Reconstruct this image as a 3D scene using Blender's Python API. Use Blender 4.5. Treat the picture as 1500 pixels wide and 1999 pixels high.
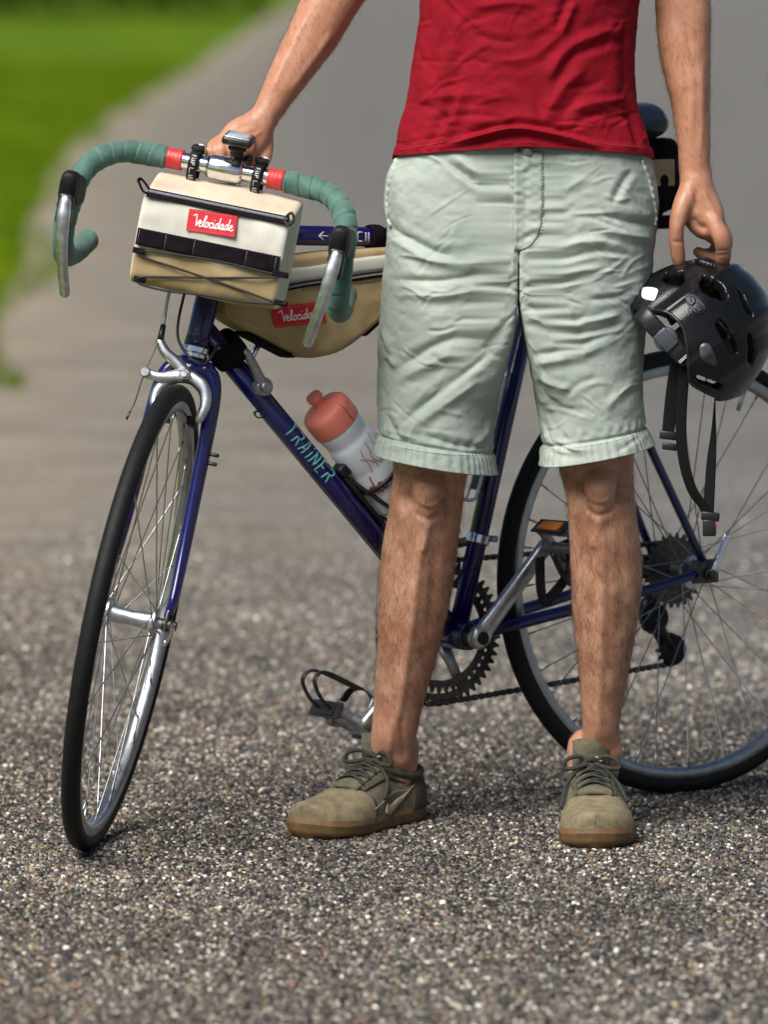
import bpy, bmesh, math, random
import numpy as np
from mathutils import Matrix, Vector

for o in list(bpy.data.objects):
    bpy.data.objects.remove(o, do_unlink=True)
scene = bpy.context.scene
COL = scene.collection
random.seed(7)
RNG = np.random.default_rng(11)
PI = math.pi
rad = math.radians

# ------------------------------------------------------------ camera, sky, sun, exposure
CAM_D, CAM_H, CAM_P = 8.3217, 1.2417, rad(5.4579)
cd = bpy.data.cameras.new('camera')
cam = bpy.data.objects.new('camera', cd)
COL.objects.link(cam)
cam.location = (0, -CAM_D, CAM_H)
cam.rotation_euler = (PI / 2 - CAM_P, 0, 0)
cd.sensor_fit = 'VERTICAL'
cd.sensor_height = 36.0
cd.lens = 200.0
cd.clip_start = 0.1
cd.clip_end = 3000
cd.dof.use_dof = True
cd.dof.focus_distance = 8.06
cd.dof.aperture_fstop = 4.2
cd.dof.aperture_blades = 0
scene.camera = cam

SUN_DIR = Vector((-0.52, -0.70, 1.05)).normalized()     # towards the sun
SUN_EL = math.asin(SUN_DIR.z)
world = bpy.data.worlds.new('World')
scene.world = world
world.use_nodes = True
wn = world.node_tree
bg = wn.nodes['Background']
sky = wn.nodes.new('ShaderNodeTexSky')
sky.sky_type = 'NISHITA'
sky.sun_disc = False
sky.sun_elevation = SUN_EL
sky.sun_rotation = math.atan2(SUN_DIR.x, SUN_DIR.y)
sky.air_density = 1.0
sky.dust_density = 0.8
sky.ozone_density = 1.0
wn.links.new(sky.outputs[0], bg.inputs[0])
bg.inputs[1].default_value = 0.05
sd = bpy.data.lights.new('sun', 'SUN')
sd.energy = 5.0
sd.angle = rad(42)
sd.color = (1.0, 0.965, 0.91)
sun = bpy.data.objects.new('sun', sd)
COL.objects.link(sun)
sun.location = (-3, -3, 6)
sun.rotation_euler = SUN_DIR.to_track_quat('Z', 'Y').to_euler()
scene.view_settings.view_transform = 'Standard'
scene.view_settings.look = 'None'
scene.view_settings.gamma = 1.0
scene.view_settings.exposure = 0.38

# ------------------------------------------------------------ geometry of the view (used to lay things out in metres)
FPX = 200.0 / 36.0 * 1999.0
_cp, _sp = math.cos(CAM_P), math.sin(CAM_P)
CAMPOS = np.array([0, -CAM_D, CAM_H])
C_FWD = np.array([0, _cp, -_sp]); C_UP = np.array([0, _sp, _cp]); C_RT = np.array([1.0, 0, 0])

def ray(px, py):
    return C_FWD + C_RT * ((px - 750) / FPX) + C_UP * ((999.5 - py) / FPX)

def W(px, py, Y):
    """point at depth Y (metres, world) seen at photo position px, py"""
    d = ray(px, py)
    return CAMPOS + d * ((Y + CAM_D) / d[1])

def G(px, py):
    d = ray(px, py)
    return CAMPOS + d * (-CAM_H / d[2])

def proj(P):
    v = np.asarray(P) - CAMPOS
    z = v @ C_FWD
    return np.stack([750 + FPX * (v @ C_RT) / z, 999.5 - FPX * (v @ C_UP) / z], -1)

MPP = 8.12 / FPX      # metres per photo pixel at the person

# bicycle pose: x forward, y to its left, z up, origin under the rear wheel
BM = np.array([[-0.8386755399, 0.5442971050, -0.0190787906], [-0.5446238857, -0.8383330170, 0.0241366056], [-0.0028568955, 0.0306335458, 0.9995266000]])
BT = np.array([0.4571335830, 0.2115645293, 0.0])
WR = 0.336
BB = np.array([0.4114, 0, 0.2666]); SDIR = np.array([-0.2802, 0, 0.9599])
A0 = np.array([0.9584, 0, 0.3243]); AX = np.array([-0.2765, 0, 0.9610]); PERP = np.array([0.9610, 0, 0.2765])
FA = np.array([0.999, 0, 0.336])
def axrot(k, a):
    K = np.array([[0, -k[2], k[1]], [k[2], 0, -k[0]], [-k[1], k[0], 0]])
    return np.eye(3) + math.sin(a) * K + (1 - math.cos(a)) * K @ K
STM = axrot(AX / np.linalg.norm(AX), rad(50.389))
def st(P):
    return (np.asarray(P, float) - A0) @ STM.T + A0
def unst(P):
    return (np.asarray(P, float) - A0) @ STM + A0
def SL(e, t, w):
    """unsteered front-end coordinates: e ahead of the steering axis, t up along it, w to the left"""
    return A0 + PERP * e + AX * t + np.array([0, w, 0.0])
def toW(P):
    return np.asarray(P, float) @ BM.T + BT
def toL(P):
    return (np.asarray(P, float) - BT) @ BM
def Lp(px, py, yl):
    """bicycle-local point on the plane y = yl seen at px, py"""
    o = toL(CAMPOS); d = ray(px, py) @ BM
    return o + d * ((yl - o[1]) / d[1])

# ------------------------------------------------------------ mesh helpers
def mesh_obj(name, V, F, mat, parent=None, smooth=True, label=None, fm=None, mats=None):
    me = bpy.data.meshes.new(name)
    V = np.asarray(V, float)
    me.from_pydata([tuple(v) for v in V.tolist()], [], F if isinstance(F, list) else [tuple(f) for f in F.tolist()])
    if mats:
        for m in mats: me.materials.append(m)
    else:
        me.materials.append(mat)
    if fm is not None:
        me.polygons.foreach_set('material_index', np.asarray(fm, np.int32))
    if smooth:
        me.polygons.foreach_set('use_smooth', np.ones(len(me.polygons), bool))
    me.update()
    o = bpy.data.objects.new(name, me)
    COL.objects.link(o)
    if parent is not None:
        o.parent = parent
        if parent.type == 'EMPTY' and not parent.get('_local'):
            o.matrix_parent_inverse = Matrix.Translation(parent.location).inverted()
    if label: o['label'] = label
    return o

def thing(name, label, cat, loc=(0, 0, 0), group=None):
    o = bpy.data.objects.new(name, None)
    COL.objects.link(o)
    o.empty_display_size = 0.05
    o.location = tuple(loc)
    o['label'] = label; o['category'] = cat
    if group: o['group'] = group
    return o

def sharp(o, deg=35):
    """keep hard edges hard"""
    me = o.data
    bm = bmesh.new(); bm.from_mesh(me)
    a = rad(deg)
    for e in bm.edges:
        if len(e.link_faces) == 2 and e.calc_face_angle(0) > a: e.smooth = False
    bm.to_mesh(me); bm.free()
    return o

def fixn(o):
    bm = bmesh.new(); bm.from_mesh(o.data)
    bmesh.ops.recalc_face_normals(bm, faces=bm.faces[:])
    bm.to_mesh(o.data); bm.free()
    return o

def gridF(nv, nu, wrap=True):
    F = []
    for j in range(nv - 1):
        for i in range(nu if wrap else nu - 1):
            i2 = (i + 1) % nu
            F.append((j * nu + i, j * nu + i2, (j + 1) * nu + i2, (j + 1) * nu + i))
    return F

def loft(rings, cap=True, closed=False):
    rings = [np.asarray(r) for r in rings]
    n = len(rings[0]); V = np.concatenate(rings)
    F = gridF(len(rings), n, True)
    if closed:
        j = len(rings) - 1
        for i in range(n):
            i2 = (i + 1) % n
            F.append((j * n + i, j * n + i2, i2, i))
    elif cap:
        F.append(tuple(range(n - 1, -1, -1)))
        F.append(tuple(range((len(rings) - 1) * n, len(rings) * n)))
    return V, F

def merge(*parts):
    V = []; F = []; k = 0
    for v, f in parts:
        V.append(np.asarray(v, float)); F.extend([tuple(int(i) + k for i in q) for q in f]); k += len(v)
    return np.concatenate(V), F

def catmull(pts, n, closed=False):
    P = np.asarray(pts, float)
    m = len(P)
    if closed:
        E = np.concatenate([P[-1:], P, P[:2]]); segs = m
    else:
        E = np.concatenate([2 * P[:1] - P[1:2], P, 2 * P[-1:] - P[-2:-1]]); segs = m - 1
    out = []
    for k in range(segs):
        a, b, c, d = E[k], E[k + 1], E[k + 2], E[k + 3]
        for i in range(n):
            t = i / n
            out.append(0.5 * ((2 * b) + (c - a) * t + (2 * a - 5 * b + 4 * c - d) * t * t + (3 * b - a - 3 * c + d) * t ** 3))
    if not closed: out.append(P[-1])
    return np.array(out)

def frames(P, up=None, closed=False):
    P = np.asarray(P, float)
    T = np.gradient(P, axis=0)
    if closed:
        T = np.roll(P, -1, 0) - np.roll(P, 1, 0)
    T /= np.linalg.norm(T, axis=1)[:, None] + 1e-12
    N = np.zeros_like(P)
    u = np.array(up if up is not None else (0, 0, 1.0), float)
    if abs(u @ T[0]) > 0.95: u = np.array([1.0, 0.1, 0])
    n = u - T[0] * (u @ T[0]); n /= np.linalg.norm(n); N[0] = n
    for i in range(1, len(P)):
        n = (np.array(up, float) if up is not None else N[i - 1])
        n = n - T[i] * (n @ T[i])
        if np.linalg.norm(n) < 1e-4: n = N[i - 1] - T[i] * (N[i - 1] @ T[i])
        N[i] = n / np.linalg.norm(n)
    B = np.cross(T, N)
    return T, N, B

def tube(P, r, n=10, cap=True, up=None, rn=None, closed=False, exp=2.0, round_ends=False):
    """sweep; r = half size along B, rn = half size along the up direction"""
    P = np.asarray(P, float)
    if round_ends:
        ra = r[0] if np.ndim(r) else r
        rb = r[-1] if np.ndim(r) else r
        d0 = P[0] - P[1]; d0 /= np.linalg.norm(d0); d1 = P[-1] - P[-2]; d1 /= np.linalg.norm(d1)
        q = [0.98, 0.8, 0.45]
        pre = [P[0] + d0 * ra * a for a in q]; post = [P[-1] + d1 * rb * a for a in q[::-1]]
        rr = np.full(len(P), r) if np.ndim(r) == 0 else np.asarray(r, float)
        rnn = rr.copy() if rn is None else (np.full(len(P), rn) if np.ndim(rn) == 0 else np.asarray(rn, float))
        s = np.array([math.sqrt(1 - a * a) for a in q])
        P = np.concatenate([pre, P, post])
        r = np.concatenate([rr[0] * s, rr, rr[-1] * s[::-1]])
        rn = np.concatenate([rnn[0] * s, rnn, rnn[-1] * s[::-1]])
    T, N, B = frames(P, up, closed)
    m = len(P)
    r = np.full(m, r) if np.ndim(r) == 0 else np.asarray(r, float)
    rn = r if rn is None else (np.full(m, rn) if np.ndim(rn) == 0 else np.asarray(rn, float))
    a = np.linspace(0, 2 * PI, n, endpoint=False)
    ca, sa = np.cos(a), np.sin(a)
    ca = np.sign(ca) * abs(ca) ** (2 / exp); sa = np.sign(sa) * abs(sa) ** (2 / exp)
    V = P[:, None] + N[:, None] * (rn[:, None] * ca)[..., None] + B[:, None] * (r[:, None] * sa)[..., None]
    return loft(list(V), cap=cap, closed=closed)

def lathe(profile, o, axis, n=32, cap=False, ref=None):
    """profile: (radius, height along axis)"""
    axis = np.asarray(axis, float); axis = axis / np.linalg.norm(axis)
    u = np.array(ref if ref is not None else ((1, 0, 0) if abs(axis[0]) < .8 else (0, 0, 1.0)), float)
    u = u - axis * (u @ axis); u /= np.linalg.norm(u); v = np.cross(axis, u)
    a = np.linspace(0, 2 * PI, n, endpoint=False)
    rings = [np.asarray(o) + axis * h + (np.cos(a)[:, None] * u + np.sin(a)[:, None] * v) * r for r, h in profile]
    return loft(rings, cap=cap)

def boxm(c, ax, half, bev=0.0, seg=2):
    """bevelled box: centre, three unit axes (rows), half sizes"""
    bm = bmesh.new()
    bmesh.ops.create_cube(bm, size=2.0)
    for v in bm.verts:
        v.co = Vector((v.co.x * half[0], v.co.y * half[1], v.co.z * half[2]))
    if bev > 0:
        bmesh.ops.bevel(bm, geom=bm.edges[:], offset=bev, segments=seg, profile=0.5, affect='EDGES')
    bm.verts.index_update()
    V = np.array([v.co[:] for v in bm.verts]); F = [tuple(v.index for v in f.verts) for f in bm.faces]
    bm.free()
    A = np.asarray(ax, float)
    return np.asarray(c) + V @ A, F

def prism(out3, nrm, th, bev=0.0, seg=2):
    """closed planar outline extruded by th along nrm, edges bevelled"""
    bm = bmesh.new()
    vs = [bm.verts.new(tuple(p)) for p in np.asarray(out3)]
    f = bm.faces.new(vs)
    r = bmesh.ops.extrude_face_region(bm, geom=[f])
    nv = [e for e in r['geom'] if isinstance(e, bmesh.types.BMVert)]
    d = Vector(tuple(np.asarray(nrm, float) * th))
    for v in nv: v.co += d
    bmesh.ops.recalc_face_normals(bm, faces=bm.faces[:])
    if bev > 0:
        ed = [e for e in bm.edges if len(e.link_faces) == 2 and e.calc_face_angle(0) > 0.9]
        bmesh.ops.bevel(bm, geom=ed, offset=bev, segments=seg, profile=0.5, affect='EDGES')
    bm.verts.index_update()
    V = np.array([v.co[:] for v in bm.verts]); F = [tuple(v.index for v in f.verts) for f in bm.faces]
    bm.free()
    return V, F

def unit(v):
    v = np.asarray(v, float); return v / np.linalg.norm(v)

def vnoise(P, scale, seed=0):
    """smooth value noise in numpy, -1..1"""
    P = np.asarray(P, float) * scale + seed * 17.31
    i = np.floor(P).astype(np.int64); f = P - i
    f = f * f * (3 - 2 * f)
    def h(x, y, z):
        n = (x * 374761393 + y * 668265263 + z * 2147483647 + seed * 1442695041) & 0xffffffff
        n = ((n ^ (n >> 13)) * 1274126177) & 0xffffffff
        return ((n ^ (n >> 16)) & 0xffff) / 32767.5 - 1
    r = 0
    for dx in (0, 1):
        for dy in (0, 1):
            for dz in (0, 1):
                w = (f[..., 0] if dx else 1 - f[..., 0]) * (f[..., 1] if dy else 1 - f[..., 1]) * (f[..., 2] if dz else 1 - f[..., 2])
                r = r + w * h(i[..., 0] + dx, i[..., 1] + dy, i[..., 2] + dz)
    return r

def vnormals(V, F):
    V = np.asarray(V); N = np.zeros_like(V)
    Q = np.array([f for f in F if len(f) == 4])
    if len(Q):
        n = np.cross(V[Q[:, 2]] - V[Q[:, 0]], V[Q[:, 3]] - V[Q[:, 1]])
        for k in range(4): np.add.at(N, Q[:, k], n)
    return N / (np.linalg.norm(N, axis=1)[:, None] + 1e-12)

# ------------------------------------------------------------ materials
def mat(name, col, rough=0.5, metal=0.0, var=0.0, vscale=30.0, col2=None, bump=0.0, bscale=200.0, coat=0.0, sheen=0.0,
        sss=0.0, trans=0.0, spec=0.5, wear=None, aniso=None, rvar=0.0, detail=4.0):
    m = bpy.data.materials.new(name); m.use_nodes = True
    nt = m.node_tree; b = nt.nodes['Principled BSDF']
    b.inputs['Roughness'].default_value = rough
    b.inputs['Metallic'].default_value = metal
    b.inputs['Coat Weight'].default_value = coat
    b.inputs['Coat Roughness'].default_value = 0.12
    b.inputs['Specular IOR Level'].default_value = spec
    b.inputs['Sheen Weight'].default_value = sheen
    b.inputs['Transmission Weight'].default_value = trans
    b.inputs['Base Color'].default_value = (*col, 1)
    if sss:
        b.inputs['Subsurface Weight'].default_value = sss
        b.inputs['Subsurface Radius'].default_value = (0.008, 0.003, 0.0015)
        b.inputs['Subsurface Scale'].default_value = 1.0
    tc = nt.nodes.new('ShaderNodeTexCoord')
    co = tc.outputs['Object']
    if aniso:
        mp = nt.nodes.new('ShaderNodeMapping'); mp.inputs['Scale'].default_value = aniso
        nt.links.new(co, mp.inputs[0]); co = mp.outputs[0]
    if var > 0 or col2 is not None:
        nz = nt.nodes.new('ShaderNodeTexNoise'); nz.inputs['Scale'].default_value = vscale; nz.inputs['Detail'].default_value = detail
        nt.links.new(co, nz.inputs['Vector'])
        rp = nt.nodes.new('ShaderNodeValToRGB')
        c2 = col2 if col2 is not None else tuple(c * (1 - var) for c in col)
        c1 = col if col2 is not None else tuple(min(1, c * (1 + var)) for c in col)
        rp.color_ramp.elements[0].position = 0.34; rp.color_ramp.elements[1].position = 0.66
        rp.color_ramp.elements[0].color = (*c2, 1); rp.color_ramp.elements[1].color = (*c1, 1)
        nt.links.new(nz.outputs['Fac'], rp.inputs[0])
        outc = rp.outputs[0]
        if wear:
            wc, amount, ws = wear[:3]; soft = wear[3] if len(wear) > 3 else 0.05
            n2 = nt.nodes.new('ShaderNodeTexNoise'); n2.inputs['Scale'].default_value = ws; n2.inputs['Detail'].default_value = 6
            nt.links.new(co, n2.inputs['Vector'])
            r2 = nt.nodes.new('ShaderNodeValToRGB')
            r2.color_ramp.elements[0].position = 1 - amount; r2.color_ramp.elements[1].position = min(1, 1 - amount + soft)
            nt.links.new(n2.outputs['Fac'], r2.inputs[0])
            mx = nt.nodes.new('ShaderNodeMix'); mx.data_type = 'RGBA'
            nt.links.new(r2.outputs[0], mx.inputs['Factor']); nt.links.new(outc, mx.inputs['A'])
            mx.inputs['B'].default_value = (*wc, 1)
            outc = mx.outputs['Result']
        nt.links.new(outc, b.inputs['Base Color'])
        if rvar:
            mr = nt.nodes.new('ShaderNodeMapRange')
            mr.inputs['To Min'].default_value = rough - rvar; mr.inputs['To Max'].default_value = rough + rvar
            nt.links.new(nz.outputs['Fac'], mr.inputs[0]); nt.links.new(mr.outputs[0], b.inputs['Roughness'])
    if bump > 0:
        n3 = nt.nodes.new('ShaderNodeTexNoise'); n3.inputs['Scale'].default_value = bscale; n3.inputs['Detail'].default_value = 3
        nt.links.new(co, n3.inputs['Vector'])
        bp = nt.nodes.new('ShaderNodeBump'); bp.inputs['Strength'].default_value = bump; bp.inputs['Distance'].default_value = 0.001
        nt.links.new(n3.outputs['Fac'], bp.inputs['Height']); nt.links.new(bp.outputs[0], b.inputs['Normal'])
    return m

M = {}
M['blue'] = mat('blue_paint', (0.006, 0.005, 0.085), 0.22, var=0.25, vscale=60, coat=0.6, wear=((0.16, 0.15, 0.22), 0.24, 90), spec=0.5)
M['teal'] = mat('teal_paint', (0.05, 0.30, 0.30), 0.35, var=0.2, coat=0.3)
M['chrome'] = mat('polished_alloy', (0.80, 0.81, 0.83), 0.16, 1.0, var=0.06, vscale=80, rvar=0.07, bump=0.05, bscale=500)
M['alloy'] = mat('brushed_alloy', (0.56, 0.57, 0.59), 0.36, 1.0, var=0.15, vscale=90, rvar=0.1, bump=0.1, bscale=600)
M['dullalloy'] = mat('grey_cast_alloy', (0.36, 0.36, 0.38), 0.45, 0.9, var=0.2, vscale=120, bump=0.15, bscale=500)
M['rim'] = mat('rim_alloy', (0.40, 0.41, 0.42), 0.36, 1.0, var=0.12, vscale=60, rvar=0.08)
M['spoke'] = mat('spoke_steel', (0.50, 0.50, 0.50), 0.38, 1.0, var=0.2, vscale=40)
M['tyre'] = mat('tyre_rubber', (0.0055, 0.0055, 0.006), 0.62, var=0.3, vscale=90, bump=0.3, bscale=700, spec=0.25)
M['rubber'] = mat('black_rubber', (0.007, 0.007, 0.0075), 0.55, var=0.3, vscale=70, bump=0.15, bscale=500, spec=0.3)
M['plastic'] = mat('black_plastic', (0.011, 0.011, 0.012), 0.38, var=0.2, vscale=60, bump=0.1, bscale=700)
M['steel_dark'] = mat('oily_steel', (0.09, 0.085, 0.08), 0.42, 0.9, var=0.4, vscale=150, bump=0.15, bscale=600)
M['green'] = mat('green_bar_tape', (0.055, 0.135, 0.105), 0.7, var=0.22, vscale=45, bump=0.5, bscale=900, sheen=0.15, wear=((0.10, 0.17, 0.14), 0.36, 120))
M['red_tape'] = mat('red_tape', (0.55, 0.035, 0.035), 0.4, var=0.2, vscale=90, bump=0.3, bscale=300)
M['cream'] = mat('cream_canvas', (0.60, 0.575, 0.50), 0.8, var=0.08, vscale=22, bump=0.5, bscale=1100, spec=.2)
M['tan'] = mat('tan_canvas', (0.42, 0.31, 0.165), 0.8, var=0.12, vscale=22, bump=0.5, bscale=1100, spec=.2)
M['toptan'] = mat('pale_tan_canvas', (0.56, 0.465, 0.345), 0.8, var=0.08, vscale=22, bump=0.5, bscale=1100, spec=.2)
M['web'] = mat('black_webbing', (0.012, 0.008, 0.011), 0.9, spec=0.05, var=0.2, vscale=60, bump=0.5, bscale=1300)
M['zip'] = mat('grey_zip', (0.16, 0.16, 0.18), 0.5, var=0.3, vscale=400, bump=0.6, bscale=1200)
M['cord'] = mat('black_cord', (0.012, 0.011, 0.012), 0.7, var=0.3, vscale=300)
M['patch'] = mat('red_label', (0.56, 0.012, 0.025), 0.7, var=0.12, vscale=120, bump=0.4, bscale=1300)
M['white'] = mat('white_print', (0.80, 0.79, 0.77), 0.6, var=0.05)
M['tealprint'] = mat('turquoise_print', (0.15, 0.52, 0.48), 0.5, var=0.15, vscale=300)
M['pink'] = mat('pink_print', (0.55, 0.05, 0.25), 0.5, var=0.3, vscale=300)
M['bottle'] = mat('milky_plastic', (0.74, 0.79, 0.86), 0.38, var=0.04, vscale=20, sss=0.3, bump=0.12, bscale=90)
M['coral'] = mat('coral_plastic', (0.88, 0.24, 0.17), 0.5, var=0.08, vscale=40, bump=0.1, bscale=300)
M['orangeprint'] = mat('orange_print', (0.42, 0.09, 0.03), 0.6, var=0.1)
M['amber'] = mat('amber_reflector', (0.62, 0.17, 0.015), 0.25, var=0.35, vscale=250, bump=0.4, bscale=500)
M['screen'] = mat('grey_screen', (0.30, 0.35, 0.40), 0.12, var=0.1, spec=0.7)
M['saddle'] = mat('navy_leather', (0.02, 0.025, 0.045), 0.33, var=0.25, vscale=30, bump=0.15, bscale=600)
# ============================================================ the setting
def structure(o, kind='structure', label=None):
    o['kind'] = kind
    if label: o['label'] = label
    return o

def ground_material():
    m = bpy.data.materials.new('chip_seal_asphalt'); m.use_nodes = True
    nt = m.node_tree; b = nt.nodes['Principled BSDF']; N = nt.nodes.new; L = nt.links.new
    b.inputs['Roughness'].default_value = 0.95; b.inputs['Specular IOR Level'].default_value = 0.03
    geo = N('ShaderNodeNewGeometry'); pos = geo.outputs['Position']
    vor = N('ShaderNodeTexVoronoi'); vor.inputs['Scale'].default_value = 175; L(pos, vor.inputs['Vector'])
    sep = N('ShaderNodeSeparateColor'); L(vor.outputs['Color'], sep.inputs[0])
    rp = N('ShaderNodeValToRGB'); cr = rp.color_ramp
    cr.elements[0].position = 0.0; cr.elements[0].color = (0.055, 0.054, 0.053, 1)
    cr.elements[1].position = 1.0; cr.elements[1].color = (0.54, 0.515, 0.48, 1)
    for p_, c_ in ((0.4, (0.145, 0.142, 0.138)), (0.7, (0.245, 0.236, 0.222)), (0.9, (0.36, 0.34, 0.31))):
        e = cr.elements.new(p_); e.color = (*c_, 1)
    L(sep.outputs[0], rp.inputs[0])
    vd = N('ShaderNodeTexVoronoi'); vd.feature = 'DISTANCE_TO_EDGE'; vd.inputs['Scale'].default_value = 175; L(pos, vd.inputs['Vector'])
    er = N('ShaderNodeMapRange'); er.inputs['From Max'].default_value = 0.16; er.inputs['To Min'].default_value = 0.25; L(vd.outputs['Distance'], er.inputs[0])
    mul = N('ShaderNodeMix'); mul.data_type = 'RGBA'; mul.blend_type = 'MULTIPLY'; mul.inputs['Factor'].default_value = 1
    L(rp.outputs[0], mul.inputs['A']); L(er.outputs[0], mul.inputs['B'])
    # sand and dust lie along the grass edge and thin out across the road
    nz = N('ShaderNodeTexNoise'); nz.inputs['Scale'].default_value = 1.4; nz.inputs['Detail'].default_value = 6; L(pos, nz.inputs['Vector'])
    at = N('ShaderNodeAttribute'); at.attribute_name = 'from_edge'
    ad = N('ShaderNodeMath'); ad.operation = 'MULTIPLY_ADD'; ad.inputs[1].default_value = 1.5; L(nz.outputs['Fac'], ad.inputs[0]); L(at.outputs['Fac'], ad.inputs[2])
    tint = N('ShaderNodeValToRGB'); tr = tint.color_ramp
    mr = N('ShaderNodeMapRange'); mr.inputs['From Min'].default_value = 0.55; mr.inputs['From Max'].default_value = 2.7; L(ad.outputs[0], mr.inputs[0])
    tr.elements[0].color = (0.75, 0.75, 0.75, 1); tr.elements[1].color = (0.0, 0.0, 0.0, 1); e = tr.elements.new(.35); e.color = (.28, .28, .28, 1)
    L(mr.outputs[0], tint.inputs[0])
    mt = N('ShaderNodeMix'); mt.data_type = 'RGBA'; L(tint.outputs[0], mt.inputs['Factor'])
    L(mul.outputs['Result'], mt.inputs['A']); mt.inputs['B'].default_value = (0.33, 0.265, 0.185, 1)
    n2 = N('ShaderNodeTexNoise'); n2.inputs['Scale'].default_value = 2.7; n2.inputs['Detail'].default_value = 6; L(pos, n2.inputs['Vector'])
    m2 = N('ShaderNodeMapRange'); m2.inputs['From Min'].default_value = 0.3; m2.inputs['From Max'].default_value = 0.7
    m2.inputs['To Min'].default_value = 0.80; m2.inputs['To Max'].default_value = 1.12; L(n2.outputs['Fac'], m2.inputs[0])
    m3 = N('ShaderNodeMix'); m3.data_type = 'RGBA'; m3.blend_type = 'MULTIPLY'; m3.inputs['Factor'].default_value = 1
    L(mt.outputs['Result'], m3.inputs['A']); L(m2.outputs[0], m3.inputs['B'])
    L(m3.outputs['Result'], b.inputs['Base Color'])
    bp = N('ShaderNodeBump'); bp.inputs['Strength'].default_value = 0.8; bp.inputs['Distance'].default_value = 0.004
    L(vd.outputs['Distance'], bp.inputs['Height']); L(bp.outputs[0], b.inputs['Normal'])
    return m

def grass_material(name, dark, light, scale):
    m = bpy.data.materials.new(name); m.use_nodes = True
    nt = m.node_tree; b = nt.nodes['Principled BSDF']; N = nt.nodes.new; L = nt.links.new
    b.inputs['Roughness'].default_value = 0.8; b.inputs['Specular IOR Level'].default_value = 0.03
    geo = N('ShaderNodeNewGeometry')
    nz = N('ShaderNodeTexNoise'); nz.inputs['Scale'].default_value = scale; nz.inputs['Detail'].default_value = 8; L(geo.outputs['Position'], nz.inputs['Vector'])
    rp = N('ShaderNodeValToRGB'); rp.color_ramp.elements[0].position = 0.35; rp.color_ramp.elements[1].position = 0.65
    rp.color_ramp.elements[0].color = (*dark, 1); rp.color_ramp.elements[1].color = (*light, 1)
    L(nz.outputs['Fac'], rp.inputs[0]); L(rp.outputs[0], b.inputs['Base Color'])
    return m

M['asphalt'] = ground_material()
M['lawn'] = grass_material('lawn', (0.042, 0.082, 0.003), (0.108, 0.170, 0.004), 0.55)
M['blade'] = grass_material('grass_blades', (0.055, 0.10, 0.003), (0.13, 0.195, 0.005), 0.8)
M['hedge'] = grass_material('hedge_leaves', (0.008, 0.022, 0.004), (0.03, 0.06, 0.008), 1.5)
M['verge'] = mat('sandy_verge', (0.24, 0.205, 0.155), 0.9, var=0.25, vscale=2.0, bump=0.8, bscale=60)
M['bark'] = mat('bark', (0.06, 0.045, 0.03), 0.9, var=0.3, vscale=8, bump=0.6, bscale=30)

# edge of the tarmac on the left, bending away (metres: X at distance Y)
EDGE = np.array([(-1.10, 4.0), (-1.19, 8.0), (-1.28, 9.8), (-1.41, 12.5), (-1.57, 16.3), (-1.83, 21.6), (-2.16, 29.9), (-2.34, 41), (-2.42, 60), (-2.6, 90), (-3.0, 150), (-3.2, 230), (-2.0, 400), (4, 800), (20, 1500)])
def edge_x(Y):
    return np.interp(Y, EDGE[:, 1], EDGE[:, 0], left=-1.10)

# lawn sheet reaches the horizon on every side, the road lies 4 mm above it
V, F = [], []
ys = np.concatenate([np.linspace(-12, 60, 60), np.geomspace(62, 1800, 40)])
xs = np.concatenate([-np.geomspace(900, 1.0, 40), [0], np.geomspace(1.0, 900, 20)])
for y in ys:
    for x in xs:
        d = max(0.0, edge_x(y) - 0.1 - x)
        z = -0.02 + min(d, 6) * 0.012
        V.append((x, y, z))
lawn = mesh_obj('grass_verge', V, gridF(len(ys), len(xs), False), M['lawn'])
structure(lawn)

ys = np.concatenate([np.linspace(-12, 3, 16), np.linspace(3.5, 60, 120), np.geomspace(61, 1500, 60)])
V = []
for y in ys:
    e = edge_x(y) + 0.02 * math.sin(y * 0.9)
    for f in np.linspace(0, 1, 20):
        V.append((e + (22 - e) * f ** 2.2, y, 0.0))
road = mesh_obj('road', V, gridF(len(ys), 20, False), M['asphalt'])
structure(road)
fe = np.array([v[0] - edge_x(v[1]) for v in V])
at_ = road.data.attributes.new('from_edge', 'FLOAT', 'POINT'); at_.data.foreach_set('value', fe.astype(np.float32))
# grass blades along the verge
n = 42000
Y = 8.5 + RNG.random(n) ** 1.5 * 60
X = edge_x(Y) + 0.16 - RNG.random(n) ** .8 * .3 * (RNG.random(n) < .25) - RNG.random(n) ** 1.3 * 4.0 - .05 - 0.1 * np.sin(Y * .7)
dcl = np.clip(edge_x(Y) - .1 - X, 0, 6)
Z = -0.02 + dcl * .012
a = RNG.random(n) * 2 * PI; h = 0.035 + RNG.random(n) * 0.05; w = 0.004 + RNG.random(n) * 0.005
lean = RNG.normal(0, .03, (n, 2))
P = np.zeros((n, 3, 3))
P[:, 0] = np.stack([X - np.cos(a) * w, Y - np.sin(a) * w, Z], -1)
P[:, 1] = np.stack([X + np.cos(a) * w, Y + np.sin(a) * w, Z], -1)
P[:, 2] = np.stack([X + lean[:, 0], Y + lean[:, 1], Z + h], -1)
grass = mesh_obj('grass', P.reshape(-1, 3), np.arange(n * 3).reshape(-1, 3), M['blade'], smooth=False)
structure(grass, 'stuff', 'bright green blurred grass beside the tarmac on the left')

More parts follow.
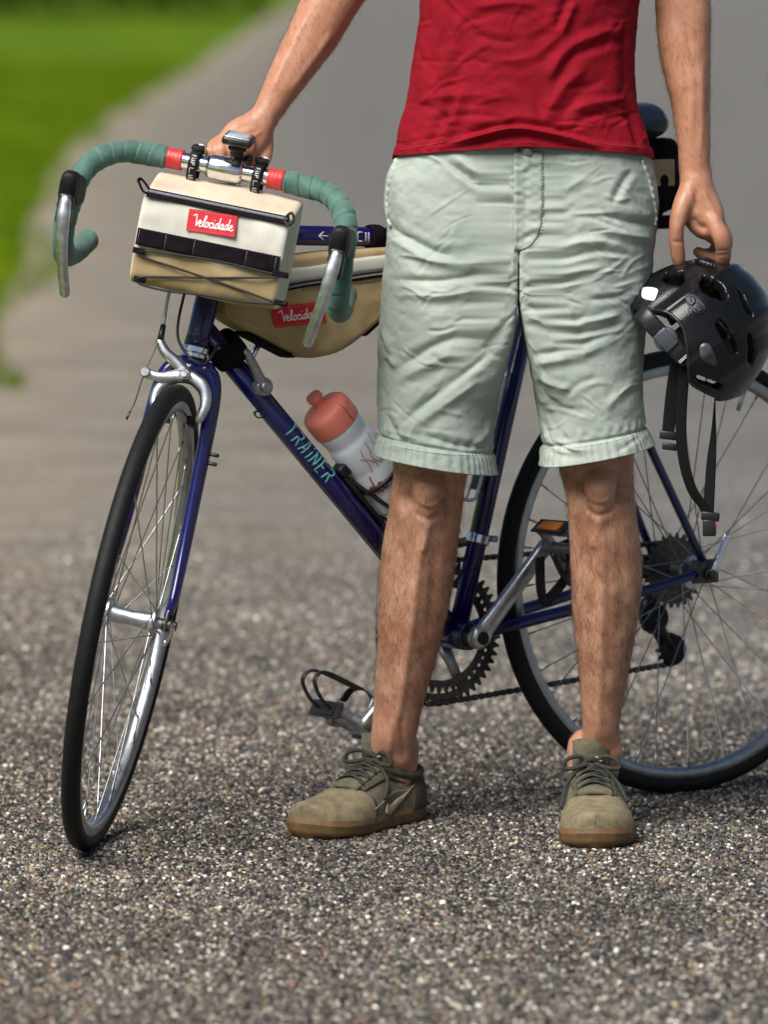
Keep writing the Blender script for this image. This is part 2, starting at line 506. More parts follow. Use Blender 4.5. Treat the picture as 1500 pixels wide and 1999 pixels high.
# loose-looking aggregate chips pressed into the tar, as far as they can be told apart
def chips():
    sp = 0.0056
    pts = []; far = []
    for y in np.arange(1.0, 4.6, 0.0110):
        hw = (y + CAM_D) * 0.0675 + 0.07
        x = np.arange(-hw, hw, 0.0110); x = x[RNG.random(len(x)) < min(1, (y - .9) / .7) * min(1, ((4.7 - y) / 3.0) ** 1.5)]
        far.append(np.stack([x, np.full(len(x), y)], -1))
    far = np.concatenate(far)
    for y in np.arange(-1.95, 1.75, sp):
        d = y + CAM_D
        hw = d * 0.0675 + 0.05
        x = np.arange(-hw, hw, sp)
        keep = 1.0 if y < 0.7 else max(0.0, 1 - (y - 0.7) / 1.05)
        x = x[RNG.random(len(x)) < keep]
        pts.append(np.stack([x, np.full(len(x), y)], -1))
    P = np.concatenate(pts); P += RNG.uniform(-.5, .5, P.shape) * sp * 1.1
    P = np.concatenate([P, far + RNG.uniform(-.5, .5, far.shape) * .013])
    n = len(P)
    s = sp * (0.36 + 0.34 * RNG.random(n) ** 1.5)
    big = RNG.random(n) < 0.07
    s[big] *= 1.45
    s[-len(far):] *= 1.35
    base = np.array([(1, 0, 0), (.31, .95, 0), (-.81, .59, 0), (-.81, -.59, 0), (.31, -.95, 0), (0, 0, 1)], float)
    top = np.array([(.62, .1, .8), (.1, .6, .85), (-.55, .2, .75), (-.35, -.5, .8), (.3, -.5, .78)], float)
    base = np.concatenate([base[:5], top])        # 10 verts: pentagonal frustum, uneven
    ang = RNG.random(n) * 2 * PI
    ca, sa = np.cos(ang), np.sin(ang)
    B = np.repeat(base[None], n, 0) + RNG.normal(0, .16, (n, 10, 3)) * np.array([1, 1, .55])
    B[:, :5, 2] = -0.25
    el = 0.75 + 0.5 * RNG.random(n)
    bx = B[..., 0] * el[:, None]; by = B[..., 1] / el[:, None]
    x = (bx * ca[:, None] - by * sa[:, None]) * s[:, None] + P[:, :1]
    y = (bx * sa[:, None] + by * ca[:, None]) * s[:, None] + P[:, 1:]
    hz = s * (0.45 + 0.75 * RNG.random(n))
    z = B[..., 2] * hz[:, None] + (RNG.random(n) * 0.0008)[:, None]
    V = np.stack([x, y, z], -1).reshape(-1, 3)
    f4 = np.array([(i, (i + 1) % 5, 5 + (i + 1) % 5, 5 + i) for i in range(5)])
    off = (np.arange(n) * 10)[:, None, None]
    Q = (f4[None] + off).reshape(-1, 4)
    T5 = (np.array([[5, 6, 7, 8, 9]])[None] + off).reshape(-1, 5)
    nq, nt5 = len(Q), len(T5)
    me = bpy.data.meshes.new('road_chippings')
    me.vertices.add(len(V)); me.vertices.foreach_set('co', V.ravel())
    loops = np.concatenate([Q.ravel(), T5.ravel()])
    me.loops.add(len(loops)); me.loops.foreach_set('vertex_index', loops.astype(np.int32))
    me.polygons.add(nq + nt5)
    ls = np.concatenate([np.arange(nq) * 4, nq * 4 + np.arange(nt5) * 5]).astype(np.int32)
    me.polygons.foreach_set('loop_start', ls)
    me.update(calc_edges=True)
    # stone colours
    pal = np.array([(0.013, 0.013, 0.015), (0.028, 0.027, 0.028), (0.06, 0.058, 0.056), (0.10, 0.092, 0.085), (0.155, 0.142, 0.128),
                    (0.24, 0.225, 0.20), (0.38, 0.36, 0.32), (0.56, 0.54, 0.50), (0.80, 0.78, 0.74), (0.20, 0.105, 0.07), (0.27, 0.21, 0.11), (0.06, 0.065, 0.085), (0.12, 0.10, 0.13)])
    pr = np.array([.15, .17, .18, .15, .12, .09, .05, .022, .006, .02, .02, .03, .02]); pr /= pr.sum()
    ci = RNG.choice(len(pal), n, p=pr)
    c = pal[ci] * RNG.uniform(.7, 1.15, (n, 1)) * np.array([1.03, 1.0, .955])
    nf = len(far); c[-nf:] = c[-nf:] * .85 + .15 * np.array([.165, .16, .152])
    patch = vnoise(np.concatenate([P, np.zeros((n, 1))], 1), 3.5, 3)
    warm = np.clip(0.5 - P[:, 0] * 0.6, 0, 1)[:, None]
    c = c * (1 + 0.22 * patch[:, None]) * (1 + warm * np.array([0.08, 0.03, -0.04]))
    ca_ = me.color_attributes.new('stone', 'FLOAT_COLOR', 'POINT')
    cc = np.ones((n, 10, 4)); cc[..., :3] = c[:, None]
    ca_.data.foreach_set('color', cc.ravel())
    m = bpy.data.materials.new('aggregate'); m.use_nodes = True
    nt = m.node_tree; b = nt.nodes['Principled BSDF']; b.inputs['Roughness'].default_value = 0.7; b.inputs['Specular IOR Level'].default_value = 0.2
    at = nt.nodes.new('ShaderNodeAttribute'); at.attribute_name = 'stone'
    nt.links.new(at.outputs['Color'], b.inputs['Base Color'])
    me.materials.append(m)
    o = bpy.data.objects.new('road_chippings', me); COL.objects.link(o)
    structure(o, 'stuff', 'grey and brown stone chips set in the road surface')
chips()

# far dark hedge and trees at the end of the lawn
def leaf_cloud(n, centre, half, size, seed):
    r = np.random.default_rng(seed)
    p = r.normal(0, 1, (n, 3)); p /= np.linalg.norm(p, axis=1)[:, None]
    p *= (0.55 + 0.5 * r.random((n, 1)))
    p *= 1 + 0.25 * vnoise(p, 2.2, seed)[:, None]
    p = p * half + centre
    p[:, 2] = np.maximum(p[:, 2], 0.02)
    a = r.normal(0, 1, (n, 3)); a /= np.linalg.norm(a, axis=1)[:, None]
    b_ = np.cross(a, r.normal(0, 1, (n, 3))); b_ /= np.linalg.norm(b_, axis=1)[:, None]
    s = size * (.6 + .8 * r.random((n, 1)))
    V = np.stack([p - a * s, p + b_ * s * .5, p + a * s, p - b_ * s * .5], 1).reshape(-1, 3)
    return V, [tuple(range(i * 4, i * 4 + 4)) for i in range(n)]
hd = thing('hedge', 'dark clipped hedge at the far end of the lawn, top left', 'hedge', (-11, 140, 0))
parts_ = [leaf_cloud(420, np.array([x, 140 + 3 * math.sin(x), 0.9]), np.array([1.1, .8, 1.9]), .14, 40 + k) for k, x in enumerate(np.arange(-24, -3.4, 1.25))]
mesh_obj('foliage', *merge(*parts_), M['hedge'], hd, smooth=False)
for x in np.arange(-24, -3.4, 1.25):
    mesh_obj('stem', *tube([(x, 140 + 3 * math.sin(x), 0), (x + .1, 140 + 3 * math.sin(x), .9)], [.06, .03], 6), M['bark'], hd)
bs = thing('shrub', 'dark round shrub at the far left edge of the lawn', 'shrub', (-11.2, 128, 0))
mesh_obj('foliage', *merge(*[leaf_cloud(900, np.array([-11.2 + dx, 128 + dy, .8 + dz]), np.array([1.3, 1.1, .9]), .13, 80 + k) for k, (dx, dy, dz) in enumerate([(0, 0, 0), (.9, .4, .3), (-1.1, .2, .2), (-.2, .3, .9)])]), M['hedge'], bs, smooth=False)
mesh_obj('stem', *tube([(-11.2, 128, 0), (-11.1, 128, .9)], [.08, .04], 7), M['bark'], bs)
# ============================================================ bicycle
bike = thing('road_bicycle', 'dark blue steel road bicycle with green bar tape, front wheel turned to the camera', 'bicycle')
bike.matrix_world = Matrix([[*BM[0], BT[0]], [*BM[1], BT[1]], [*BM[2], BT[2]], [0, 0, 0, 1]])
bike['_local'] = 1
YL = np.array([0, 1.0, 0])

def part(name, vf, m, parent=None, smooth=True, steer=False, hard=None, label=None):
    V, F = vf
    if steer: V = st(V)
    o = mesh_obj(name, V, F, M[m] if isinstance(m, str) else m, parent or bike, smooth, label)
    if hard: sharp(o, hard)
    return o

def rod(a, b, r, n=14, r2=None):
    a, b = np.asarray(a, float), np.asarray(b, float)
    return tube([a, a + (b - a) * .5, b], [r, (r + (r2 or r)) / 2, r2 or r], n)

def cyl(c, axis, r, h, n=24, bev=0.0015):
    """closed cylinder centred on c"""
    b = min(bev, r * .4, h * .25)
    return lathe([(0.0001, -h / 2), (r - b, -h / 2), (r, -h / 2 + b), (r, h / 2 - b), (r - b, h / 2), (0.0001, h / 2)], c, axis, n)

# --- frame tubes
T_TOP = SL(0, .565, 0); T_SEAT = BB + SDIR * .60
HT0, HT1 = SL(0, .400, 0), SL(0, .605, 0)
DT_TOP = SL(0, .430, 0)
part('top_tube', rod(T_SEAT, T_TOP, .0143, 20), 'blue')
dt = part('down_tube', rod(BB, DT_TOP, .0158, 20), 'blue')
stube = part('seat_tube', rod(BB, BB + SDIR * .63, .0143, 20), 'blue')
part('head_tube', tube([HT0, HT0 + AX * .02, HT0 + AX * .1, HT1 - AX * .02, HT1], [.0185, .0172, .017, .0172, .0185], 20), 'blue')
part('head_lug', tube([HT1 - AX * .045, HT1 - AX * .03, HT1 - AX * .002], [.0180, .0186, .0190], 20), 'teal')
part('bottom_bracket', cyl(BB, YL, .0205, .070), 'blue')
DROP = np.array([0, 0, WR])
for s in (1, -1):
    d = DROP + YL * s * .064
    part('chain_stay', tube(catmull([BB + YL * s * .018 - [0.01, 0, 0], BB + YL * s * .03 + (d - BB - YL * s * .03) * .25, BB + YL * s * .05 + (d - BB - YL * s * .05) * .7, d + np.array([.02, 0, 0])], 6),
                            np.linspace(.0112, .0068, 19), 12), 'blue')
    a = BB + SDIR * .595 + YL * s * .014
    part('seat_stay', tube(catmull([a, a + (d - a) * .3 + YL * s * .012, d + np.array([.008, 0, .02])], 8), np.linspace(.0078, .0066, 17), 12), 'blue')
    part('dropout', boxm(d + [.004, 0, .004], np.eye(3), (.024, .0028, .018), .002), 'steel_dark', hard=40)
part('seat_clamp', cyl(BB + SDIR * .622, SDIR, .0178, .018), 'chrome', hard=40)
part('seat_post', rod(BB + SDIR * .60, BB + SDIR * .765, .0136, 20), 'chrome')
# front derailleur clamp band on the seat tube with its bolt
BAND = BB + SDIR * .145
bd = part('clamp_band', cyl(BAND, SDIR, .0178, .0145), 'chrome', hard=40)
part('bolt', cyl(BAND + [-.0195, .010, 0.000], YL, .0052, .018), 'alloy', bd, hard=40)
fdr = BB + np.array([.02, -.047, .105])
part('front_derailleur', merge(boxm(fdr, np.eye(3), (.045, .006, .016), .003), rod(BAND, fdr + [0, .004, .02], .007, 8)), 'steel_dark', hard=40)

# headset
part('headset', merge(cyl(SL(0, .394, 0), AX, .0215, .010), cyl(SL(0, .3855, 0), AX, .0190, .007)), 'chrome', hard=40)
part('headset', merge(cyl(SL(0, .611, 0), AX, .0205, .011), cyl(SL(0, .620, 0), AX, .0175, .010)), 'chrome', hard=40)

# --- fork (turned with the bar)
CROWN = SL(0, .365, 0)
def fork_leg(s):
    tip = FA + YL * s * .051
    pts = [SL(0, .372, s * .018), SL(0, .355, s * .034), SL(-.001, .31, s * .041), SL(0, .2, s * .044), SL(.006, .11, s * .047), SL(.020, .045, s * .050), tip + AX * .012]
    c = catmull(pts, 6)
    rr = np.interp(np.linspace(0, 1, len(c)), [0, .1, .3, .6, 1], [.0135, .0130, .0125, .0105, .0066])
    return tube(c, rr * .92, 14, up=PERP, rn=rr * 1.12)
fk = part('fork', merge(tube([SL(0, .38, 0), SL(0, .362, 0), SL(0, .352, 0)], [.0185, .0190, .015], 18), tube([SL(0, .366, -.03), SL(0, .370, 0), SL(0, .366, .03)], [.0145, .0165, .0145], 14)), 'blue', steer=True)
for s in (1, -1):
    part('fork_blade', fork_leg(s), 'blue', fk, steer=True)
    part('dropout', boxm(FA + YL * s * .051 + AX * .004, np.stack([PERP, YL, AX]), (.011, .0025, .014), .002), 'steel_dark', fk, steer=True, hard=40)
    # mudguard eyelet screws on the blade
part('bolt', merge(*[cyl(SL(.0, .253 - k * .013, .058), YL, .0028, .016, 10) for k in (0, 1)]), 'steel_dark', fk, steer=True)

# --- wheels
def wheel(c, steer, hubw, flange_r, nsp=32, bolt_side=1, seed=1):
    wroot = bpy.data.objects.new('wheel', None); COL.objects.link(wroot); wroot.parent = bike; wroot['_local'] = 1
    wroot.empty_display_size = .05
    def wp(name, vf, m, **k): return part(name, vf, m, wroot, steer=steer, **k)
    a = np.linspace(0, 2 * PI, 12, endpoint=False)
    # tyre: slightly flattened tread section
    prof = [(WR - .0135 + .0138 * math.cos(t) * (1 if math.cos(t) < 0 else .98), .0136 * math.sin(t)) for t in np.linspace(-2.55, 2.55, 18)]
    wp('tyre', lathe(prof, c, YL, 128), 'tyre')
    rp = [(.3135, -.0098), (.3125, -.0104), (.3020, -.0100), (.2990, -.0085), (.2975, -.004), (.2970, 0), (.2975, .004), (.2990, .0085), (.3020, .0100), (.3125, .0104), (.3135, .0098)]
    rim = wp('rim', lathe(rp, c, YL, 128), 'rim', hard=50)
    hub = wp('hub', lathe([(.004, -hubw - .014), (.0075, -hubw - .013), (.0085, -hubw - .004), (.013, -hubw - .003), (flange_r + .004, -hubw - .0018), (flange_r + .004, -hubw + .0018), (.0135, -hubw + .005), (.0105, 0),
                            (.0135, hubw - .005), (flange_r + .004, hubw - .0018), (flange_r + .004, hubw + .0018), (.013, hubw + .003), (.0085, hubw + .004), (.0075, hubw + .013), (.004, hubw + .014)], c, YL, 28), 'alloy', hard=45)
    k = 0
    for side in (1, -1):
        for i in range(nsp // 2):
            th = 2 * PI * (i + (0 if side > 0 else .5)) / (nsp // 2) + seed
            out = i % 2
            d = (1 if out else -1) * rad(66)
            h = c + np.array([math.cos(th) * flange_r, side * (hubw + (.0025 if out else -.0025)), math.sin(th) * flange_r])
            t2 = th + d
            e = c + np.array([math.cos(t2) * .2975, side * .0025, math.sin(t2) * .2975])
            wp('spoke', tube([h, h + (e - h) * .93, h + (e - h) * .932, e], [.00098, .00098, .0018, .0018], 6), 'spoke')
            k += 1
    th = -1.92 if steer else 2.0
    va = c + np.array([math.cos(th), 0, math.sin(th)]) * .298
    vb = c + np.array([math.cos(th), 0, math.sin(th)]) * .262
    wp('valve', tube([va, va + (vb - va) * .5, va + (vb - va) * .55, vb], [.0030, .0030, .0036, .0034], 8), 'dullalloy')
    return wroot
front_wheel = wheel(FA, True, .034, .0185, seed=.1)
rear_wheel = wheel(np.array([0, 0, WR]), False, .030, .0215, seed=.35)

# quick releases
def qr(c, half, steer, ang, ll, nut_side=-1):
    lv = [np.asarray(c) + YL * (half + .010), np.asarray(c) + YL * (half + .014) + np.array([math.cos(ang), 0, math.sin(ang)]) * .012, np.asarray(c) + YL * (half + .012) + np.array([math.cos(ang), 0, math.sin(ang)]) * ll]
    q = part('quick_release', merge(cyl(np.asarray(c) + YL * (half + .004), YL, .0095, .014, 18), cyl(np.asarray(c) + YL * (half + .012), YL, .0070, .012, 16)), 'steel_dark', steer=steer, hard=40)
    part('lever', tube(catmull(lv, 6), np.linspace(.0075, .0058, 13), 10, up=(0, 1, 0), rn=np.linspace(.0045, .003, 13), round_ends=True), 'chrome', q, steer=steer)
    part('nut', cyl(np.asarray(c) - YL * (half + .006), YL, .0085, .015, 14), 'steel_dark', q, steer=steer, hard=40)
qr(FA, .048, True, rad(-25), .040)
qr(np.array([0, 0, WR]), .064, False, rad(118), .062)

# --- front brake caliper (single pivot pair, polished) and cable
def sv(*pts): return [SL(*p) for p in pts]
BP = SL(.043, .352, 0)
bk = part('brake_caliper', merge(cyl(BP, PERP, .0085, .022, 18), cyl(BP + PERP * .012, PERP, .0062, .008, 6)), 'alloy', steer=True, hard=40)
E_ = .040
part('caliper_arm', tube(catmull(sv((E_, .344, -.056), (E_, .343, -.034), (E_, .349, -.010), (E_, .350, .012), (E_, .338, .030), (E_, .318, .037), (E_, .296, .033)), 7),
     np.interp(np.linspace(0, 1, 43), [0, .1, .35, .6, 1], [.0076, .0068, .0098, .0100, .0066]), 12, up=PERP, rn=.0052, round_ends=True), 'alloy', bk, steer=True)
part('caliper_arm', tube(catmull(sv((E_ - .008, .392, -.047), (E_ - .008, .379, -.036), (E_ - .009, .368, -.018), (E_ - .009, .352, .002)), 7),
     np.linspace(.0068, .0096, 22), 12, up=PERP, rn=.0055, round_ends=True), 'alloy', bk, steer=True)
part('caliper_arm', tube(catmull(sv((E_ - .009, .352, .002), (E_ - .009, .347, -.016), (E_ - .009, .330, -.033), (E_ - .009, .310, -.037), (E_ - .007, .296, -.031)), 7),
     np.interp(np.linspace(0, 1, 29), [0, .4, 1], [.0096, .0090, .0066]), 12, up=PERP, rn=.0055, round_ends=True), 'alloy', bk, steer=True)
part('cable_clamp', cyl(SL(E_ + .004, .3445, -.0565), PERP, .0075, .016, 16), 'dullalloy', bk, steer=True, hard=40)
part('barrel_adjuster', tube(sv((E_ - .008, .390, -.0475), (E_ - .008, .403, -.0478), (E_ - .008, .417, -.0480)), [.0052, .0046, .0040], 12), 'plastic', bk, steer=True)
for s in (1, -1):
    part('brake_pad', boxm(SL(.002, .292, s * .0185), np.stack([PERP, YL, AX]), (.026, .0055, .0065), .002), 'rubber', bk, steer=True)
part('brake_cable', tube(catmull(sv((E_ - .008, .415, -.048), (E_ - .006, .46, -.050), (E_ - .002, .52, -.046), (.05, .57, -.036), (.08, .62, -.03)), 8), .0025, 8), 'spoke', bk, steer=True)
part('inner_wire', tube(catmull(sv((E_ - .006, .400, -.048), (E_, .370, -.053), (E_ + .004, .344, -.0575), (E_ + .004, .322, -.060), (E_ + .004, .300, -.062), (E_ + .004, .284, -.066)), 6), .0010, 6), 'steel_dark', bk, steer=True)
part('wire_tip', tube(sv((E_ + .004, .285, -.0658), (E_ + .004, .273, -.0685)), .0017, 6), 'steel_dark', bk, steer=True)

# --- stem and handlebar
BC = SL(.092, .645, 0)
X3 = np.array([1.0, 0, 0]); Z3 = np.array([0, 0, 1.0])
def bar(x, w, z): return BC + X3 * x + YL * w + Z3 * z
stem = part('stem', merge(tube(catmull([SL(0, .615, 0), SL(0, .632, 0), SL(.002, .652, 0), SL(.02, .668, 0), SL(.05, .661, 0), BC - PERP * .012], 6), np.interp(np.linspace(0, 1, 31), [0, .4, .6, 1], [.0112, .0122, .0135, .0135]), 18)), 'chrome', steer=True)
part('stem_clamp', merge(tube([bar(0, -.026, 0), bar(0, -.020, 0), bar(0, 0, 0), bar(0, .020, 0), bar(0, .026, 0)], [.0150, .0178, .0186, .0178, .0150], 24)), 'chrome', stem, steer=True)
def bar_path(s):
    return catmull([bar(*q) for q in [(0, 0, 0), (0, s * .06, 0), (0, s * .115, -.001), (.012, s * .152, -.004), (.038, s * .181, -.020), (.062, s * .194, -.048), (.076, s * .198, -.080), (.078, s * .2, -.112), (.064, s * .2, -.142), (.034, s * .2, -.160), (0, s * .198, -.163), (-.040, s * .194, -.158), (-.080, s * .190, -.150)]], 14)
part('handlebar', tube(np.concatenate([bar_path(-1)[::-1], bar_path(1)[1:]]), .0119, 14), 'chrome', steer=True)
def resample(P, step):
    d = np.concatenate([[0], np.cumsum(np.linalg.norm(np.diff(P, axis=0), axis=1))])
    n = int(d[-1] / step); q = np.linspace(0, d[-1], n)
    return np.stack([np.interp(q, d, P[:, k]) for k in range(3)], 1), q
def tape(s):
    P, q = resample(bar_path(s), .0014)
    k = q > .083
    P, q = P[k], q[k]
    T, N, B = frames(P)
    a = np.linspace(0, 2 * PI, 28, endpoint=False)
    rings = []
    for i in range(len(P)):
        ph = ((q[i] / .021) - s * a / (2 * PI)) % 1.0
        r = .0158 + .0010 * ph - .0013 * np.exp(-((np.minimum(ph, 1 - ph)) / .05) ** 2) + .0006 * np.sin(q[i] * 70 + a * 2)
        ends = min(1, (q[i] - q[0]) / .003, (q[-1] - q[i]) / .006 + .15)
        rings.append(P[i] + (N[i] * np.cos(a)[:, None] + B[i] * np.sin(a)[:, None]) * (r * (0.75 + .25 * ends))[:, None])
    return loft(rings)
for s in (1, -1):
    tp = part('bar_tape', tape(s), 'green', steer=True)
    P, q = resample(bar_path(s), .002)
    k = (q > .062) & (q < .086)
    P = P[k]
    rr = .0148 + .0003 * np.sin(np.arange(len(P)) * 2.3)
    part('finishing_tape', tube(P, rr, 22), 'red_tape', tp, steer=True)

# brake levers: hood clamped on the bend, polished blade hanging in front
def lever(s):
    a = bar(.066, s * .195, -.066)
    hp = [a + X3 * -.004 + Z3 * .004, a + X3 * .014 + Z3 * .006, a + X3 * .034 + Z3 * .010, a + X3 * .050 + Z3 * .012, a + X3 * .060 + Z3 * .010]
    hood = part('brake_lever', tube(catmull(hp, 6), np.interp(np.linspace(0, 1, 25), [0, .3, .7, 1], [.0150, .0152, .0150, .0110]), 18, rn=np.interp(np.linspace(0, 1, 25), [0, .35, .7, .9, 1], [.026, .022, .026, .025, .0200]), up=(0, 0, 1), round_ends=False, exp=3.0), 'rubber', steer=True)
    part('lever_bracket', boxm(a + X3 * .050 + Z3 * -.016, np.eye(3), (.011, .0115, .022), .005), 'plastic', hood, steer=True)
    bl = catmull([a + X3 * .060 + Z3 * -.004, a + X3 * .066 + Z3 * -.028 - YL * s * .002, a + X3 * .067 + Z3 * -.062 - YL * s * .006, a + X3 * .062 + Z3 * -.098 - YL * s * .012, a + X3 * .054 + Z3 * -.122 - YL * s * .017, a + X3 * .050 + Z3 * -.134 - YL * s * .019], 7)
    n = len(bl)
    part('lever_blade', tube(bl, np.interp(np.linspace(0, 1, n), [0, .15, .6, .9, 1], [.0085, .0100, .0078, .0076, .0074]), 14, up=(1, 0, 0), rn=np.interp(np.linspace(0, 1, n), [0, .5, 1], [.006, .0045, .0055]), round_ends=True), 'alloy', hood, steer=True)
    part('pivot_pin', cyl(a + X3 * .050 + Z3 * -.012, YL, .0042, .026, 12), 'steel_dark', hood, steer=True)
for s in (1, -1): lever(s)

# --- cranks, chainrings, pedals
CR = Lp(1062, 1064, .066) - (BB + YL * .066); CR[1] = 0; CR = CR / np.linalg.norm(CR)
def gear(c, r, teeth, th, inner, y):
    n = teeth * 8
    a = np.linspace(0, 2 * PI, n, endpoint=False)
    ph = (np.arange(n) % 8) / 8
    ro = r + .0042 * np.clip(np.cos(2 * PI * ph) * 1.5, -1, 1)
    V = []
    for yy, rr in ((y - th / 2, inner), (y - th / 2, ro), (y + th / 2, ro), (y + th / 2, inner)):
        V.append(np.stack([c[0] + np.cos(a) * rr, np.full(n, c[1] + yy), c[2] + np.sin(a) * rr], -1))
    V, F = loft(V, closed=True)
    return V, F
crk = part('chainring', gear(BB, .105, 52, .0026, .090, -.047), 'steel_dark', smooth=False)
part('chainring', gear(BB, .085, 42, .0026, .070, -.040), 'steel_dark', smooth=False)
arms = []
for i in range(5):
    d = axrot(YL, 2 * PI * i / 5 + .5) @ CR
    arms.append(tube([BB + YL * -.05 + d * .014, BB + YL * -.046 + d * .05, BB + YL * -.0435 + d * .088], [.013, .009, .008], 10, up=(0, 1, 0), rn=[.006, .0045, .004]))
part('spider', merge(*arms), 'dullalloy', crk)
def crank(s):
    d = CR * s
    o = BB + YL * s * .058
    e = BB + YL * s * .073 + d * .170
    ca = part('crank_arm', tube(catmull([o, o + (e - o) * .10, o + (e - o) * .3, o + (e - o) * .8, e], 6), np.interp(np.linspace(0, 1, 25), [0, .1, .25, .8, 1], [.0175, .0185, .0140, .0118, .0128]), 18, up=(0, 1, 0),
                               rn=np.interp(np.linspace(0, 1, 25), [0, .25, 1], [.0125, .0090, .0078]), round_ends=True, exp=2.6), 'alloy')
    part('bolt', cyl(o + YL * s * .0125, YL, .0098, .003, 20), 'rubber', ca)
    part('axle_boss', merge(cyl(BB + YL * s * .045, YL, .0165, .03), ), 'steel_dark', ca)
    return e
EL = crank(1); ER = crank(-1)
def pedal(e, s, fwd, up, clip):
    """fwd, up in bicycle coordinates"""
    fwd = unit(fwd); up = unit(up - fwd * (np.dot(up, fwd)))
    ax = np.stack([fwd, YL, up])
    c = e + YL * s * .055
    pd = part('pedal', merge(tube([e, e + YL * s * .02, e + YL * s * .09], [.0095, .0085, .0075], 14), boxm(c + fwd * .036, ax, (.0045, .036, .0095), .003), boxm(c - fwd * .036, ax, (.0045, .036, .0095), .003),
                              boxm(c - YL * s * .034, ax, (.034, .005, .007), .003), boxm(c + YL * s * .036, ax, (.034, .004, .007), .003), cyl(c + YL * s * .036, YL, .0125, .018, 18)), 'dullalloy', hard=40)
    for q in (1, -1):
        part('cage_plate', boxm(c + fwd * .0425 * q, ax, (.0018, .040, .013), .001), 'plastic', pd, hard=40)
        part('reflector', boxm(c + fwd * .0450 * q - up * .001, ax, (.0022, .026, .0085), .001), 'amber' if not clip else 'plastic', pd, hard=40)
    if clip:
        for yy in (-.016, .018):
            P = catmull([c + fwd * .044 + YL * yy, c + fwd * .066 + YL * yy + up * .006, c + fwd * .088 + YL * yy + up * .022, c + fwd * .089 + YL * (yy * .9) + up * .036, c + fwd * .072 + YL * yy * .8 + up * .047, c + fwd * .004 + YL * yy * .6 + up * .050], 7)
            part('toe_clip', tube(P, .0024, 8, up=YL, rn=.0048), 'plastic', pd)
        part('toe_strap', tube(catmull([c - fwd * .012 + YL * .040, c - fwd * .008 + YL * .040 + up * .030, c + fwd * .000 + YL * .018 + up * .048, c + fwd * .002 - YL * .018 + up * .048, c - fwd * .004 - YL * .040 + up * .03], 7), .0014, 8, up=fwd, rn=.0060), 'rubber', pd)
        part('strap_buckle', boxm(c - fwd * .006 + YL * .042 + up * .030, ax, (.008, .003, .010), .0015), 'dullalloy', pd)
    return pd
# the near pedal has turned over and hangs nose down; its amber reflector faces the camera
pdl = pedal(EL, 1, unit(np.array([.62, 0, .78])), np.array([-.78, 0, .62]), False)
P = catmull([EL + YL * .03 - X3 * .012 + Z3 * .01, EL + YL * .036 - X3 * .02 - Z3 * .03, EL + YL * .03 + X3 * .018 - Z3 * .075, EL + YL * .045 + X3 * .040 - Z3 * .06, EL + YL * .05 + X3 * .045 - Z3 * .01], 7)
part('toe_strap', tube(P, .0085, 8, up=YL, rn=.0016), 'rubber', pdl)
P = catmull([EL + YL * .06 + X3 * .03 - Z3 * .004, EL + YL * .06 + X3 * .0 - Z3 * .05, EL + YL * .065 - X3 * .05 - Z3 * .058, EL + YL * .06 - X3 * .085 - Z3 * .03], 7)
part('toe_clip', tube(P, .0048, 8, up=YL, rn=.0048), 'plastic', pdl)
pedal(ER, -1, unit(np.array([.80, 0, .42])), np.array([-.42, 0, .80]), True)

# --- cassette, chain, rear derailleur
for i, t in enumerate((13, 15, 17, 19, 21, 23, 26)):
    part('sprocket', gear(np.array([0, 0, WR]), .00203 * t, t, .0019, .016, -.047 + i * .0044 - .0), 'steel_dark', smooth=False)
PU = Lp(1276, 1206, -.045); PLW = Lp(1308, 1268, -.045)
rdr = part('rear_derailleur', merge(tube(catmull([np.array([.004, -.066, WR - .03]), np.array([.002, -.072, WR - .045]), PU + [0, -.014, .018], PU + [0, -.016, 0]], 6), np.linspace(.011, .0135, 19), 12, round_ends=True),
                                    rod(PU + [0, -.009, 0], PLW + [0, -.009, 0], .008, 10), rod(PU + [0, .009, 0], PLW + [0, .009, 0], .006, 10)), 'plastic')
part('pulley', gear(PU, .0205, 11, .0026, .004, 0), 'plastic', rdr, smooth=False)
part('pulley', gear(PLW, .0215, 11, .0026, .004, 0), 'plastic', rdr, smooth=False)
part('cage_plate', merge(cyl(PLW + YL * .010, YL, .0240, .0025, 24), cyl(PU + YL * .010, YL, .0215, .0025, 24)), 'rubber', rdr)
def arc(c, r, a0, a1, n, y):
    a = np.linspace(a0, a1, n)
    return np.stack([c[0] + np.cos(a) * r, np.full(n, y), c[2] + np.sin(a) * r], -1)
yc = -.0465
ch = np.concatenate([arc(BB, .106, -1.45, 1.55, 40, yc), arc(np.array([0, 0, WR]), .040, 1.6, 4.4, 24, yc), arc(PU, .021, 1.3, -1.2, 10, -.045), arc(PLW, .022, 1.7, 4.75, 14, -.045)])
ch = np.concatenate([ch, ch[:1]])
Pc, q = resample(ch, .00635)
links = []
for i in range(len(Pc) - 1):
    a, b_ = Pc[i], Pc[i + 1]
    d = unit(b_ - a); u = np.cross(d, YL); m_ = (a + b_) / 2
    w = .0034 if i % 2 else .0022
    links.append(boxm(m_, np.stack([d, YL, u]), (.0044, w, .0042 if i % 2 else .0030), .0009, 1))
part('chain', merge(*links), 'steel_dark', hard=50)

